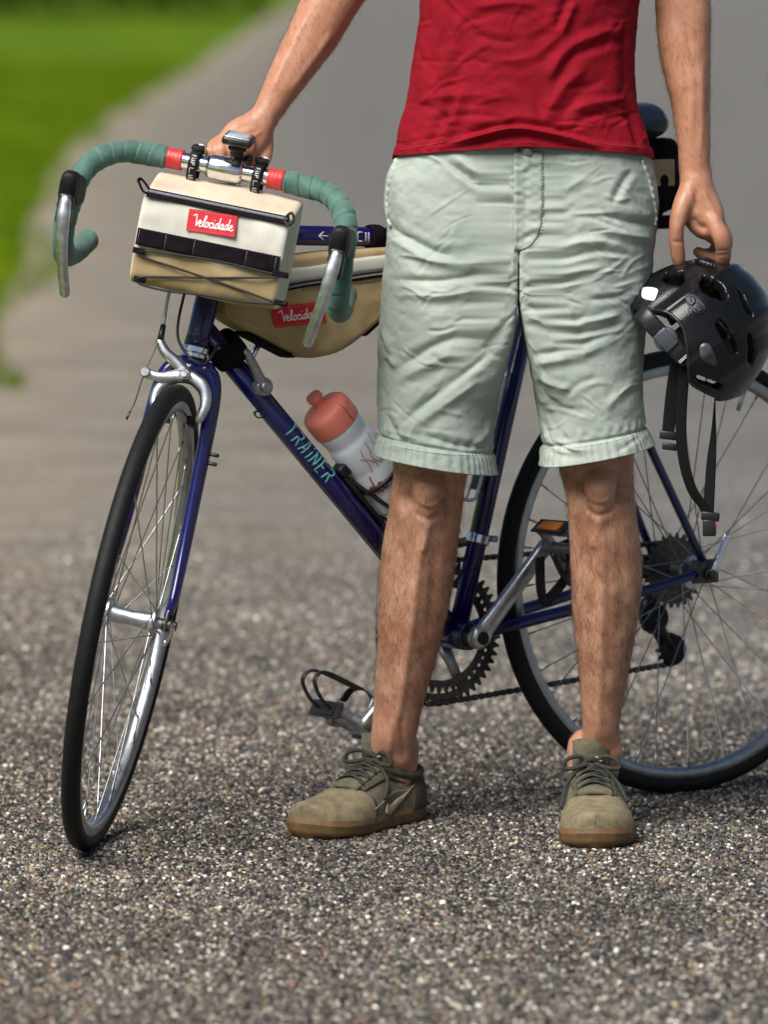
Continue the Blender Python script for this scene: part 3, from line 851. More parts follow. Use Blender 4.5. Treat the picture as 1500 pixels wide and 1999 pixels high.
# --- down-tube shifter, cables, cages
DTD = unit(BB - DT_TOP)                     # down the tube
DTN = unit(np.cross(DTD, YL)); DTN = DTN if DTN[2] > 0 else -DTN
def dtp(s, y=0, n=0): return DT_TOP + DTD * s + YL * y + DTN * n
sh = part('shifter', merge(cyl(dtp(.125, .023, 0.004), YL, .0135, .016, 22), cyl(dtp(.125, .033, .004), YL, .0085, .008, 18)), 'dullalloy', hard=40)
part('shift_lever', tube(catmull([dtp(.122, .028, .004), dtp(.095, .029, .010), dtp(.068, .028, .016)], 6), np.linspace(.0080, .0062, 13), 12, up=DTN, rn=np.linspace(.008, .0062, 13), round_ends=True), 'dullalloy', sh)
part('shift_lever', tube(catmull([dtp(.122, -.028, .004), dtp(.108, -.028, .030), dtp(.098, -.026, .062)], 6), np.linspace(.0062, .0050, 13), 12, round_ends=True), 'chrome', sh)
part('cable_stop', merge(*[tube(catmull([dtp(.155, .002 + k * .004, -.016), dtp(.150, .004 + k * .004, -.024), dtp(.158, .006, -.026), dtp(.166, .004, -.018)], 5), .0011, 6) for k in (0, 1)]), 'steel_dark')
part('gear_cable', tube([dtp(.16, .004, -.019), dtp(.4, .004, -.0185), dtp(.545, .004, -.019)], .0009, 6), 'steel_dark')
part('gear_cable', tube(catmull([dtp(.03, .02, .0), SL(0.02, .37, .06), SL(.05, .40, .03), SL(.05, .47, .02), SL(.05, .53, .03), SL(.06, .58, .0)], 8), .0021, 7), 'cord')
part('gear_cable', tube(catmull([SL(.02, .52, .028), SL(.012, .49, .034), SL(.010, .455, .022), SL(.016, .425, .030), SL(.012, .402, .026)], 8), .0016, 7), 'cord')
part('velcro_strap', tube(catmull([dtp(.055, .03, .005), dtp(.055, .012, .028), dtp(.052, -.012, .028), dtp(.052, -.022, 0), dtp(.055, 0, -.020)], 6, True), .0022, 10, up=DTD, rn=.018, closed=True), 'web')

# bottle cage on the down tube
BO = dtp(.21, 0, .068)
cg = part('bottle_cage', merge(boxm(dtp(.40, 0, .0195), np.stack([DTD, YL, DTN]), (.075, .011, .0035), .002), boxm(dtp(.318, .0, .026), np.stack([DTD, YL, DTN]), (.010, .013, .010), .004)), 'plastic')
hoop = [dtp(.366, .0400 * math.sin(t), .066 - .0405 * math.cos(t)) for t in np.linspace(0, 2 * PI, 28, endpoint=False)]
part('hoop', tube(hoop, .0035, 8, closed=True), 'plastic', cg)
part('hoop', tube(catmull([dtp(.33, .0, .024), dtp(.40, .026, .035), dtp(.47, .036, .055), dtp(.485, .02, .085), dtp(.485, -.02, .085), dtp(.47, -.036, .055), dtp(.40, -.026, .035), dtp(.33, 0, .024)], 6), .0032, 8), 'plastic', cg)
# small cage on the seat tube
SN = unit(np.cross(SDIR, YL)); SN = SN if SN[0] > 0 else -SN
def stp(s, y, n): return BB + SDIR * s + YL * y + SN * n
cg2 = part('bottle_cage', merge(boxm(stp(.235, 0, .021), np.stack([SDIR, YL, SN]), (.020, .012, .0045), .002), cyl(stp(.235, .012, .022), YL, .0055, .004, 14)), 'plastic', hard=40)
part('cage_wire', merge(*[tube(catmull([stp(.40, s * .012, .022), stp(.30, s * .012, .024), stp(.215, s * .012, .026), stp(.197, s * .014, .034), stp(.194, s * .02, .07), stp(.196, s * .01, .095), stp(.196, -s * .01, .095)], 7), .0026, 8) for s in (1, -1)]), 'alloy', cg2)

# --- saddle
SADC = np.array([.10, 0, 1.043])
SADC = BB + SDIR * .765 + np.array([-.015, 0, .030])
rows = []
for x, hw, top, bot in ((.150, .016, -.004, -.024), (.13, .020, .000, -.030), (.07, .023, .002, -.026), (.0, .032, .003, -.022), (-.05, .053, .005, -.030), (-.09, .068, .010, -.040), (-.118, .066, .012, -.044), (-.134, .050, .008, -.040), (-.142, .02, -.004, -.03)):
    a = np.linspace(0, 2 * PI, 22, endpoint=False)
    ca, sa = np.cos(a), np.sin(a)
    rows.append(np.stack([np.full(22, x), hw * np.sign(ca) * abs(ca) ** .8, (top + bot) / 2 + (top - bot) / 2 * np.sign(sa) * abs(sa) ** .75 + np.where(sa > 0, -0.010 * abs(ca) ** 3, 0)], -1) + SADC)
sad = part('saddle', loft(rows), 'saddle')
part('saddle_rail', merge(*[tube(catmull([SADC + [.12, .012 * s, -.022], SADC + [.08, .022 * s, -.048], SADC + [-.03, .024 * s, -.050], SADC + [-.11, .034 * s, -.030]], 7), .0035, 8) for s in (1, -1)]), 'steel_dark', sad)
part('saddle_clamp', boxm(SADC + [.012, 0, -.046], np.eye(3), (.022, .03, .012), .004), 'alloy', sad)

# --- lettering on the tubes
def stroke_text(strokes, fn, r, n=6):
    """strokes: lists of (u, v); fn maps (u, v) to point and normal"""
    parts_ = []
    for s_ in strokes:
        P = []; U = []
        for u, v in s_:
            p_, nn = fn(u, v); P.append(p_); U.append(nn)
        P = np.array(P)
        parts_.append(tube(P, r, n, up=U[0], rn=r * .35))
    return merge(*parts_)
def seg(*p):
    out = []
    for a, b_ in zip(p[:-1], p[1:]):
        for t in np.linspace(0, 1, 5)[:-1]: out.append((a[0] + (b_[0] - a[0]) * t, a[1] + (b_[1] - a[1]) * t))
    out.append(p[-1]); return out
GL = {'T': [seg((0, 1), (.55, 1)), seg((.15, 1), (.22, 0))], 'R': [seg((0, 0), (0, .55)), seg((0, 1), (.45, 1), (.55, .8), (.45, .55), (0, .5)), seg((.25, .5), (.6, 0))],
      'A': [seg((0, 0), (.3, 1), (.45, 1), (.5, 0)), seg((.1, .35), (.5, .35))], 'I': [seg((.1, 0), (.1, .65)), seg((.1, .9), (.1, 1))], 'N': [seg((0, 0), (0, .95)), seg((0, 1), (.5, 0), (.5, 1))],
      'E': [seg((.5, 1), (0, 1), (0, 0), (.5, 0)), seg((.12, .5), (.45, .5))], 'C': [seg((.5, 1), (.12, 1), (0, .8), (0, .2), (.12, 0), (.5, 0))], 'L': [seg((.1, 1), (.1, 0))]}
def cyl_map(o, d, r, side, upv):
    """lettering wrapped round a tube: o start, d reading direction, side = outward at the middle, upv = up at the middle"""
    def fn(u, v):
        th = v / r
        nn = side * math.cos(th) + upv * math.sin(th)
        return o + d * u + nn * (r + .0004), nn
    return fn
strokes = []; u = 0
for c_ in 'TRAINER':
    for s_ in GL[c_]: strokes.append([(u + a * .0175 + b_ * .002, (b_ - .5) * .0225) for a, b_ in s_])
    u += .0090 if c_ == 'I' else .0164
sd_ = unit(YL - DTN * .05)
mid = unit(np.cross(sd_, DTD)); mid = mid if mid @ DTN > 0 else -mid
part('lettering', stroke_text(strokes, cyl_map(dtp(.204), DTD, .0158, sd_, mid), .0015), 'tealprint', dt)
TTD = unit(T_SEAT - T_TOP)
tt_obj = [o for o in bike.children if o.name.startswith('top_tube')][0]
p0 = Lp(612, 467, .0); o_ = T_TOP + TTD * ((p0 - T_TOP) @ TTD)
strokes = [[(a, b_) for a, b_ in seg((.009, .006), (0, 0), (.009, -.006))], [(a, b_) for a, b_ in seg((0, 0), (.016, 0))]]
uu = (Lp(688, 467, 0) - p0) @ TTD
for k, c_ in enumerate('CLL'):
    for s_ in GL[c_]: strokes.append([(uu + (0, .0125, .0175)[k] + a * .018, (b_ - .5) * .013) for a, b_ in s_])
upv = unit(np.cross(TTD, YL)); upv = upv if upv[2] > 0 else -upv
part('lettering', stroke_text(strokes, cyl_map(o_, TTD, .0143, YL, upv), .0009), 'white', tt_obj)
blob = []
for k in range(5): blob.append([(.020 + .004 * k, (-.006, .005, -.002, .006, -.004)[k]), (.026 + .004 * k, (.004, -.005, .006, -.003, .004)[k]), (.023 + .004 * k, (0, .003, -.004, .005, 0)[k])])
part('emblem', stroke_text(blob, cyl_map(o_, TTD, .0143, YL, upv), .0022), 'pink', tt_obj)
part('velcro_strap', tube([T_TOP + TTD * ((Lp(730, 467, 0) - T_TOP) @ TTD) + (YL * math.cos(t) + upv * math.sin(t)) * .0165 for t in np.linspace(0, 2 * PI, 24, endpoint=False)], .0019, 8, closed=True, up=TTD, rn=.0115), 'web')
# ============================================================ luggage, bottle, computer (each a thing of its own, posed with the bicycle)
BMAT = bike.matrix_world.copy()
def bthing(name, label, cat, group=None, origin=None):
    """a thing carried by the bicycle: an Empty in the bicycle's frame of reference"""
    o = thing(name, label, cat, (0, 0, 0), group)
    o.matrix_world = BMAT
    o['_local'] = 1
    return o

def Sp(px, py, x):
    """unsteered front-end point on the plane x = BC.x + x seen at px, py"""
    o = unst(toL(CAMPOS)); d = (ray(px, py) @ BM) @ STM
    k = (BC[0] + x - o[0]) / d[0]
    return o + d * k

# --- handlebar bag
hb = bthing('handlebar_bag', 'cream and tan canvas bag with black webbing strapped under the handlebar', 'bag')
SEC = [(-.006, -.022), (.040, -.030), (.080, -.040), (.0905, -.046), (.0955, -.060), (.0985, -.085), (.0995, -.112), (.0980, -.138), (.0940, -.160), (.080, -.172), (.045, -.176), (.012, -.172), (-.004, -.156), (-.010, -.12), (-.010, -.06)]
def sec_pts(n=5):
    return catmull([(a, 0, b_) for a, b_ in SEC], n, True)
def front_x(z):
    zz = [b_ for a, b_ in SEC[3:9]][::-1]; xx = [a for a, b_ in SEC[3:9]][::-1]
    return np.interp(z, zz, xx)
S0 = sec_pts(8); nS = len(S0)
cen = np.array([.045, 0, -.10])
rings = []
wr = []
ctrl = np.array([(-.1130, .86), (-.1125, .93), (-.1105, .975), (-.106, .995), (-.08, 1.0), (-.04, 1.012), (0, 1.018), (.04, 1.012), (.08, 1.0), (.106, .995), (.1105, .975), (.1125, .93), (.1130, .86)])
ws_ = np.concatenate([[-.1130, -.1125, -.1105], np.linspace(-.106, .106, 60), [.1105, .1125, .1130]])
for w_ in ws_:
    sc = np.interp(w_, ctrl[:, 0], ctrl[:, 1])
    p_ = cen + (S0 - cen) * sc
    p_[:, 1] = w_ * .94 + .012
    p_ += np.stack([.0016 * np.sin(w_ * 60 + S0[:, 2] * 50), 0 * S0[:, 0], .0012 * np.sin(w_ * 45 + S0[:, 0] * 40)], -1)
    dirn = (S0 - cen); dirn = dirn / np.linalg.norm(dirn, axis=1)[:, None]; dirn[:, 1] = 0
    p_ += dirn * (.0017 * vnoise(p_, 26, 31) + .0008 * vnoise(p_, 70, 32) - .0010)[:, None]
    rings.append(BC + p_); wr.append(w_)
V, F = loft(rings)
fm = []
for f in F:
    if len(f) > 4: fm.append(1); continue
    j, i = divmod(f[0], nS)
    w_ = (wr[j] + wr[min(j + 1, len(wr) - 1)]) / 2
    if abs(w_) > .1085: fm.append(1); continue
    x, z = S0[i, 0], S0[i, 2]
    k = i // 8
    if k in (0, 1, 2): fm.append(0)
    elif z > -.116 and x > .06: fm.append(1)
    elif x < -.0: fm.append(2)
    else: fm.append(2)
body = mesh_obj('bag_body', st(V), F, None, hb, fm=fm, mats=[M['toptan'], M['cream'], M['tan']])
def fr(w_, z, off=.0012):
    return BC + np.array([front_x(z) * 1.012 + off, w_ * .94 + .012, z])
def strip(w0, w1, z0, z1, nw, nz, off, amp=0, seed=0, fn=fr):
    V = []
    for j in range(nz):
        for i in range(nw):
            w_ = w0 + (w1 - w0) * i / (nw - 1); z = z0 + (z1 - z0) * j / (nz - 1)
            o_ = off + (amp(w_, z) if amp else 0)
            V.append(fn(w_, z, o_))
    return np.array(V), gridF(nz, nw, False)
def solid(o, t):
    m = o.modifiers.new('Solidify', 'SOLIDIFY'); m.thickness = t; m.offset = 0
    return o
stitch = [-.107, -.066, -.022, .058, .103]
webamp = lambda w_, z: .0022 - .0024 * max(math.exp(-((w_ - q) / .0016) ** 2) for q in stitch)
wb = part('webbing', strip(-.1095, .1095, -.0905, -.1145, 110, 8, .0008, webamp), 'web', hb, steer=True); solid(wb, .0012)
part('stitch_row', merge(*[tube([fr(q, -.092, .0022), fr(q, -.104, .0024), fr(q, -.115, .0022)], .0004, 5) for q in stitch]), 'zip', wb, steer=True)
# zip along the front top edge
def ztop(w_, z, off): # z runs 0..1 over the edge
    a = np.array([.078, -.0390]); b_ = np.array([.0940, -.049]); c_ = a + (b_ - a) * z
    bul = math.sin(z * PI) * .0014
    n_ = unit(np.array([.5, .85]))
    c_ = c_ + n_ * (bul + off)
    return BC + np.array([c_[0] * 1.0 + .0015, w_ * .94 + .012, c_[1] + .002])
zp = part('zip', strip(-.1075, .1095, 0, 1, 60, 6, .0012, lambda w_, z: 0, fn=ztop), 'web', hb, steer=True); solid(zp, .001)
part('zip_teeth', tube([ztop(w_, .55, .0028) for w_ in np.linspace(-.105, .107, 220)], [.0022 + .0006 * (i % 2) for i in range(220)], 6), 'zip', zp, steer=True)
part('piping', tube([ztop(w_, 0.0, .0014) for w_ in np.linspace(-.106, .108, 40)], .0014, 6), 'cream', zp, steer=True)
part('zip_pull', merge(tube(catmull([ztop(.104, .5, .004), ztop(.112, .3, .012), ztop(.117, .6, .006), ztop(.113, 1.1, .004), ztop(.106, .9, .004)], 6, True), .0022, 7, closed=True)), 'cord', hb, steer=True)
part('loop_tab', tube(catmull([ztop(-.106, .2, .001), ztop(-.119, -.2, .010), ztop(-.123, .2, .012), ztop(-.114, .7, .004), ztop(-.107, .7, .001)], 6), .0012, 8, up=X3, rn=.0055), 'web', hb, steer=True)
# elastic cord lacing
def cp(px, py, off=.003):
    p_ = Sp(px, py, .1)
    z = p_[2] - BC[2]
    return BC + np.array([front_x(z) * 1.012 + off, p_[1] - BC[1], z])
for pl in ([(262, 490), (300, 491), (420, 508), (530, 533), (556, 536)], [(263, 488), (284, 503), (360, 528), (470, 566), (535, 590), (560, 592)], [(262, 545), (290, 541), (420, 542), (530, 541), (556, 537)],
           [(262, 545), (278, 557), (330, 569), (400, 577), (480, 590), (556, 594)]):
    part('elastic_cord', tube(catmull([cp(*q) for q in pl], 6), .0017, 7), 'cord', hb, steer=True)
part('cord_loop', merge(boxm(cp(548, 535), np.eye(3), (.0015, .012, .0042), .001), boxm(cp(272, 489), np.eye(3), (.0015, .009, .0042), .001), boxm(cp(548, 592), np.eye(3), (.0015, .010, .004), .001), boxm(cp(272, 546), np.eye(3), (.0015, .009, .004), .001)), 'web', hb, steer=True)

M['patch_thread'] = mat('pink_thread', (.62, .25, .25), .8)
# script lettering drawn stroke by stroke
SCR = {'V': ([[(-.22, .88), (-.05, 1.02), (.08, 1.0), (.16, .6), (.25, .02), (.36, .35), (.52, .62)]], .46),
       'e': ([[(0, .2), (.18, .28), (.25, .42), (.14, .5), (.04, .3), (.09, .05), (.24, 0), (.40, .16)]], .37), 'l': ([[(0, .15), (.2, .6), (.24, .95), (.14, .98), (.08, .45), (.13, .04), (.30, .12)]], .28),
       'o': ([[(.2, .48), (.06, .4), (.03, .12), (.17, 0), (.30, .18), (.24, .45), (.18, .46), (.42, .4)]], .40), 'c': ([[(.30, .38), (.2, .5), (.05, .3), (.08, .05), (.22, 0), (.36, .14)]], .34),
       'i': ([[(.06, .46), (.06, .12), (.13, 0), (.27, .16)], [(.10, .70), (.13, .76)]], .26), 'd': ([[(.28, .40), (.15, .5), (.02, .25), (.08, 0), (.22, .10), (.33, .5), (.38, 1.0), (.34, .3), (.38, .03), (.5, .16)]], .48),
       'a': ([[(.28, .40), (.15, .5), (.02, .25), (.08, 0), (.22, .12), (.30, .46), (.29, .12), (.34, 0), (.48, .16)]], .46)}
def script(word, h):
    out = []; u = 0
    for c_ in word:
        ss, adv = SCR[c_]
        for s_ in ss:
            q = catmull([(a + u + .12 * b_, b_, 0) for a, b_ in s_], 5)
            out.append([(a * h, b_ * h) for a, b_, _ in q])
        u += adv
    return out, u * h
def label_patch(parent, corners, steer, nrm):
    """red cloth label: corners TL, TR, BR, BL"""
    TL, TR, BR, BL = [np.asarray(c, float) for c in corners]
    BR = TR + BL - TL
    ux = unit(TR - TL); nz_ = unit(np.cross(ux, BL - TL)); nz_ = nz_ if nz_ @ nrm > 0 else -nz_
    pt = part('label_patch', prism([TL, TR, BR, BL], nz_, .0012, .0003, 1), 'patch', parent, steer=steer, hard=40)
    wdt = np.linalg.norm(TR - TL); hgt = np.linalg.norm(BL - TL); uy = unit(TL - BL)
    ss, tw = script('Velocidade', hgt * .50)
    k = wdt * .80 / tw
    o_ = BL + ux * wdt * .14 + uy * hgt * .26 + nz_ * .0014
    part('lettering', stroke_text([[(a * k, b_) for a, b_ in s_] for s_ in ss], lambda u, v: (o_ + ux * u + uy * v, nz_), hgt * .030, 6), 'white', pt, steer=steer)
    st_ = []
    for v in (.08, .92):
        for u in np.linspace(.03, .97, 24): st_.append([(u * wdt, v * hgt), (u * wdt + wdt * .018, v * hgt)])
    o2 = BL + nz_ * .0013
    part('stitching', stroke_text(st_, lambda u, v: (o2 + ux * u + uy * v, nz_), .0004, 5), M['patch_thread'], pt, steer=steer)
    return pt
label_patch(hb, [cp(368, 408, .0010), cp(463, 422, .0010), cp(458, 464, .0014), cp(363, 450, .0014)], True, X3)

# --- rubber straps that hold the bag to the bar, lettered
for k, (w_, lab) in enumerate(((-.0445, 'black rubber strap on the handlebar left of the bike computer'), (.0485, 'black rubber strap on the handlebar right of the bike computer'))):
    sp_ = bthing('rubber_strap', lab, 'strap', 'rubber straps on the handlebar')
    loop = [BC + np.array([.0155 * math.cos(t) + .002, w_, .0165 * math.sin(t) - (.010 if math.sin(t) < 0 else 0)]) for t in np.linspace(0, 2 * PI, 30, endpoint=False)]
    part('strap_loop', tube(loop, .0019, 8, up=YL, rn=.0072, closed=True), 'rubber', sp_, steer=True)
    part('strap_hook', merge(tube(catmull([BC + [.004, w_, .0185], BC + [-.004, w_, .024], BC + [-.014, w_, .022], BC + [-.018, w_, .012]], 5), .002, 8, up=YL, rn=.0080), boxm(BC + [-.002, w_, .0215], np.eye(3), (.006, .009, .0025), .0015)), 'rubber', sp_, steer=True)
    part('strap_pin', cyl(BC + [-.004, w_ + .006, .026], YL, .0022, .012, 8), 'alloy', sp_, steer=True)
    FP = {'F': [[(.5, 1), (0, 1), (0, 0)], [(0, .55), (.4, .55)]], 'I': [[(.1, 0), (.1, 1)]], 'X': [[(0, 0), (.5, 1)], [(0, 1), (.5, 0)]], 'P': [[(0, 0), (0, 1), (.5, 1), (.5, .5), (0, .5)]], 'L': [[(0, 1), (0, 0), (.45, 0)]], 'U': [[(0, 1), (0, 0), (.5, 0), (.5, 1)]], 'S': [[(.5, 1), (0, 1), (0, .5), (.5, .5), (.5, 0), (0, 0)]]}
    ss = []; u = 0
    for c_ in 'FIXPLUS':
        for s_ in FP[c_]: ss.append([(u + a * .0048, (b_ - .5) * .0058) for a, b_ in s_])
        u += .0022 if c_ == 'I' else .0038
    def fn(u, v, w_=w_):
        th = rad(42) - u / .0165
        return BC + np.array([.0155 * math.cos(th) + .002 + .0021 * math.cos(th), w_ + v, .0165 * math.sin(th) + .0021 * math.sin(th) - (.010 if math.sin(th) < 0 else 0) * min(1, abs(math.sin(th)) * 4)]), np.array([math.cos(th), 0, math.sin(th)])
    part('lettering', stroke_text(ss, fn, .00042, 5), 'white', sp_, steer=True)

# --- bike computer
bc = bthing('bike_computer', 'small dark bike computer with pale screen on a mount above the stem', 'bike computer')
cc_ = BC + np.array([.012, .013, .046])
tl = axrot(YL, rad(8)); axc = np.eye(3) @ tl.T
part('housing', boxm(cc_, axc, (.019, .0215, .0065), .005, 3), 'plastic', bc, steer=True)
part('bezel', boxm(cc_ + axc[2] * .0058, axc, (.0165, .0185, .0022), .0018, 2), 'dullalloy', bc, steer=True)
part('screen', boxm(cc_ + axc[2] * .0077, axc, (.0135, .0150, .0008), .0006, 1), 'screen', bc, steer=True)
part('side_button', boxm(cc_ + axc[0] * .0192, axc, (.0012, .012, .0022), .001, 1), 'rubber', bc, steer=True)
part('mount', merge(cyl(cc_ - axc[2] * .010, axc[2], .0135, .010, 20), tube(catmull([cc_ - axc[2] * .012, cc_ - axc[2] * .022 - X3 * .004, BC + [-.004, .013, .018]], 5), .0085, 12, up=YL, rn=.010),
                    tube([BC + np.array([.0195 * math.cos(t), .016, .0195 * math.sin(t)]) for t in np.linspace(.5, 3.9, 18)], .0022, 8, up=YL, rn=.0065)), 'rubber', bc, steer=True)
part('mount_bolt', cyl(BC + [-.012, .028, .020], YL, .0045, .012, 12), 'steel_dark', bc, steer=True)

# --- frame bag under the top tube
fb = bthing('frame_bag', 'tan canvas frame bag with cream band and black zip under the top tube', 'bag')
yf = .030
outl = [(575, 497), (640, 489), (700, 485), (760, 481), (900, 472), (960, 480), (930, 520), (850, 560), (752, 606), (690, 655), (645, 686), (606, 697), (578, 697), (545, 686), (500, 662), (450, 634), (430, 618), (428, 598), (440, 560), (500, 515)]
O3 = np.array([Lp(a, b_, 0.0) for a, b_ in outl])
c0 = O3.mean(0)
Oc = catmull(O3, 8, True)
def ring(y, s): return c0 + (Oc - c0) * s + YL * y
rings = [ring(-.026, .90), ring(-.0285, .95), ring(-.025, .985), ring(-.018, 1.0), ring(.018, 1.0), ring(.025, .985), ring(.0285, .95), ring(.0300, .90)] + [ring(.0300 + .0025 * (1 - ((k_ - .05) / .85) ** 2), k_) for k_ in np.linspace(.85, .05, 20)]
V, F = loft(rings)
V = V + YL * ((0.0022 * vnoise(V, 22, 5) + .0010 * vnoise(V, 60, 7)) * (V[:, 1] > .02))[:, None]
fbb = part('bag_body', (V, F), 'tan', fb)
def fbp(px, py, off=.0): return Lp(px, py, .0318 + off)
def pstrip(a_pts, b_pts, n, nz=4, off=0.0):
    A = catmull([fbp(*q, off) for q in a_pts], n); B_ = catmull([fbp(*q, off) for q in b_pts], n)
    V = []
    for j in range(nz):
        f = j / (nz - 1)
        V.extend(A + (B_ - A) * f + YL * math.sin(f * PI) * .0015)
    return np.array(V), gridF(nz, len(A), False)
o = part('cream_band', pstrip([(500, 522), (590, 522), (680, 507), (760, 497), (900, 487)], [(498, 556), (588, 549), (680, 537), (760, 527), (900, 515)], 8, 5, .0006), 'cream', fb); solid(o, .001)
zb = part('zip', pstrip([(478, 572), (588, 551), (680, 539), (760, 528), (900, 516)], [(476, 586), (588, 562), (680, 550), (760, 539), (900, 527)], 8, 5, .0008), 'web', fb); solid(zb, .0012)
part('zip_teeth', tube(catmull([fbp(480, 579, .003), fbp(588, 556.5, .003), fbp(680, 544.5, .003), fbp(760, 533.5, .003), fbp(900, 521, .003)], 30), [.0016 + .0004 * (i % 2) for i in range(121)], 6), 'zip', zb)
for pl in ([(455, 600), (468, 622), (492, 628), (540, 660), (580, 676), (610, 680)], [(580, 676), (572, 694)], [(588, 566), (680, 554), (760, 543)], [(440, 598), (450, 620), (478, 640), (545, 672)]):
    part('seam', tube(catmull([fbp(*q, .0004) for q in pl], 6), .0007, 6), 'tan', fb)
label_patch(fb, [fbp(528, 600, .0006), fbp(628, 588, .0006), fbp(631, 628, .0006), fbp(538, 640, .0006)], False, YL)
part('under_panel', tube(catmull([Lp(a, b_ + 2, .0) for a, b_ in [(880, 548), (800, 585), (752, 607), (700, 652)]], 8), .0022, 8, up=YL, rn=.024), 'web', fb)
part('under_panel', tube(catmull([Lp(a, b_ + 2, .0) for a, b_ in [(560, 694), (510, 668), (470, 647)]], 8), .0022, 8, up=YL, rn=.026), 'web', fb)

# --- water bottle in the cage
bo = bthing('water_bottle', 'milky sports bottle with coral red cap in the cage on the down tube', 'bottle')
bax = -DTD                                     # towards the cap
b0 = dtp(.420, 0, .0655)
prof = [(.0001, 0), (.030, 0), (.0350, .004), (.0365, .012), (.0365, .055), (.0355, .072), (.0350, .080), (.0362, .092), (.0368, .110), (.0362, .122), (.0340, .131), (.0348, .140), (.0362, .150), (.0360, .158), (.0340, .162)]
q = catmull([(a, 0, b_) for a, b_ in prof], 4)
bb_ = part('bottle_body', lathe([(max(a, 1e-4), b_) for a, _, b_ in q], b0, bax, 40), 'bottle', bo)
cap = [(.0372, .156), (.0378, .158), (.0378, .180), (.0374, .183), (.0362, .187), (.0330, .1905), (.0180, .1955), (.0125, .1962), (.0098, .1970), (.0092, .203), (.0094, .2055), (.0120, .2075), (.0124, .2125), (.0114, .2160), (.0001, .2165)]
cpo = part('cap', lathe(cap, b0, bax, 40), 'coral', bo, hard=35)
yv = YL; nv = DTN
def bsurf(ang, h, off=.0006):
    r = np.interp(h, [b_ for a, b_ in prof], [a for a, b_ in prof])
    d = yv * math.cos(ang) + nv * math.sin(ang)
    return b0 + bax * h + d * (r + off), d
part('cap_split', tube([b0 + bax * h + (yv * math.cos(.25) + nv * math.sin(.25)) * r for r, h in ((.0381, .158), (.0381, .180), (.0377, .1835), (.0334, .1910))], .0006, 5), 'orangeprint', cpo)
lines = []
for k in range(6):
    lines.append([bsurf(-.55 + .28 * k + .12 * math.sin(h * 90 + k) + .05 * math.sin(h * 210 + 2 * k), h)[0] for h in np.linspace(.078, .126 - .008 * abs(k - 2.5) + .004 * (k % 2), 16)])
part('contour_print', merge(*[tube(l, .00045, 5) for l in lines]), 'orangeprint', bb_)
ss, tw = script('da', .030)
part('lettering', stroke_text(ss, lambda u, v: bsurf(-1.15 + u / .0365, .044 + v), .0013, 6), 'orangeprint', bb_)

# --- small bag behind the saddle
sbg = bthing('saddle_bag', 'tan and black seat pack hanging under the saddle, behind the hip', 'bag')
sc_ = SADC + np.array([-.075, 0, -.105])
rows = []
for x, hw, hh, zc in ((.05, .022, .045, .0), (.045, .030, .052, .0), (.0, .040, .058, -.004), (-.05, .046, .060, .004), (-.085, .044, .054, .010), (-.094, .030, .040, .012)):
    a = np.linspace(0, 2 * PI, 24, endpoint=False)
    rows.append(np.stack([np.full(24, x), hw * np.sign(np.cos(a)) * abs(np.cos(a)) ** .6, zc + hh * np.sign(np.sin(a)) * abs(np.sin(a)) ** .6], -1) + sc_)
part('bag_body', loft(rows), 'web', sbg)
part('side_band', boxm(sc_ + [-.03, .0462, .012], np.eye(3), (.040, .003, .020), .002), 'tan', sbg)
for x in (-.05, .018):
    part('strap', tube([sc_ + np.array([x + .25 * .0, .0485 * math.cos(t), .064 * math.sin(t)]) for t in np.linspace(0, 2 * PI, 28, endpoint=False)], .0016, 8, up=X3, rn=.010, closed=True), 'web', sbg)
part('rear_panel', boxm(sc_ + [-.03, 0, -.062], np.eye(3), (.055, .04, .010), .006), 'web', sbg)
# ============================================================ person
PX0 = W(1005, 1600, -.17)
person = thing('person', 'person in red t-shirt and pale green shorts holding bicycle and helmet', 'person', (float(PX0[0]), -.17, 0))

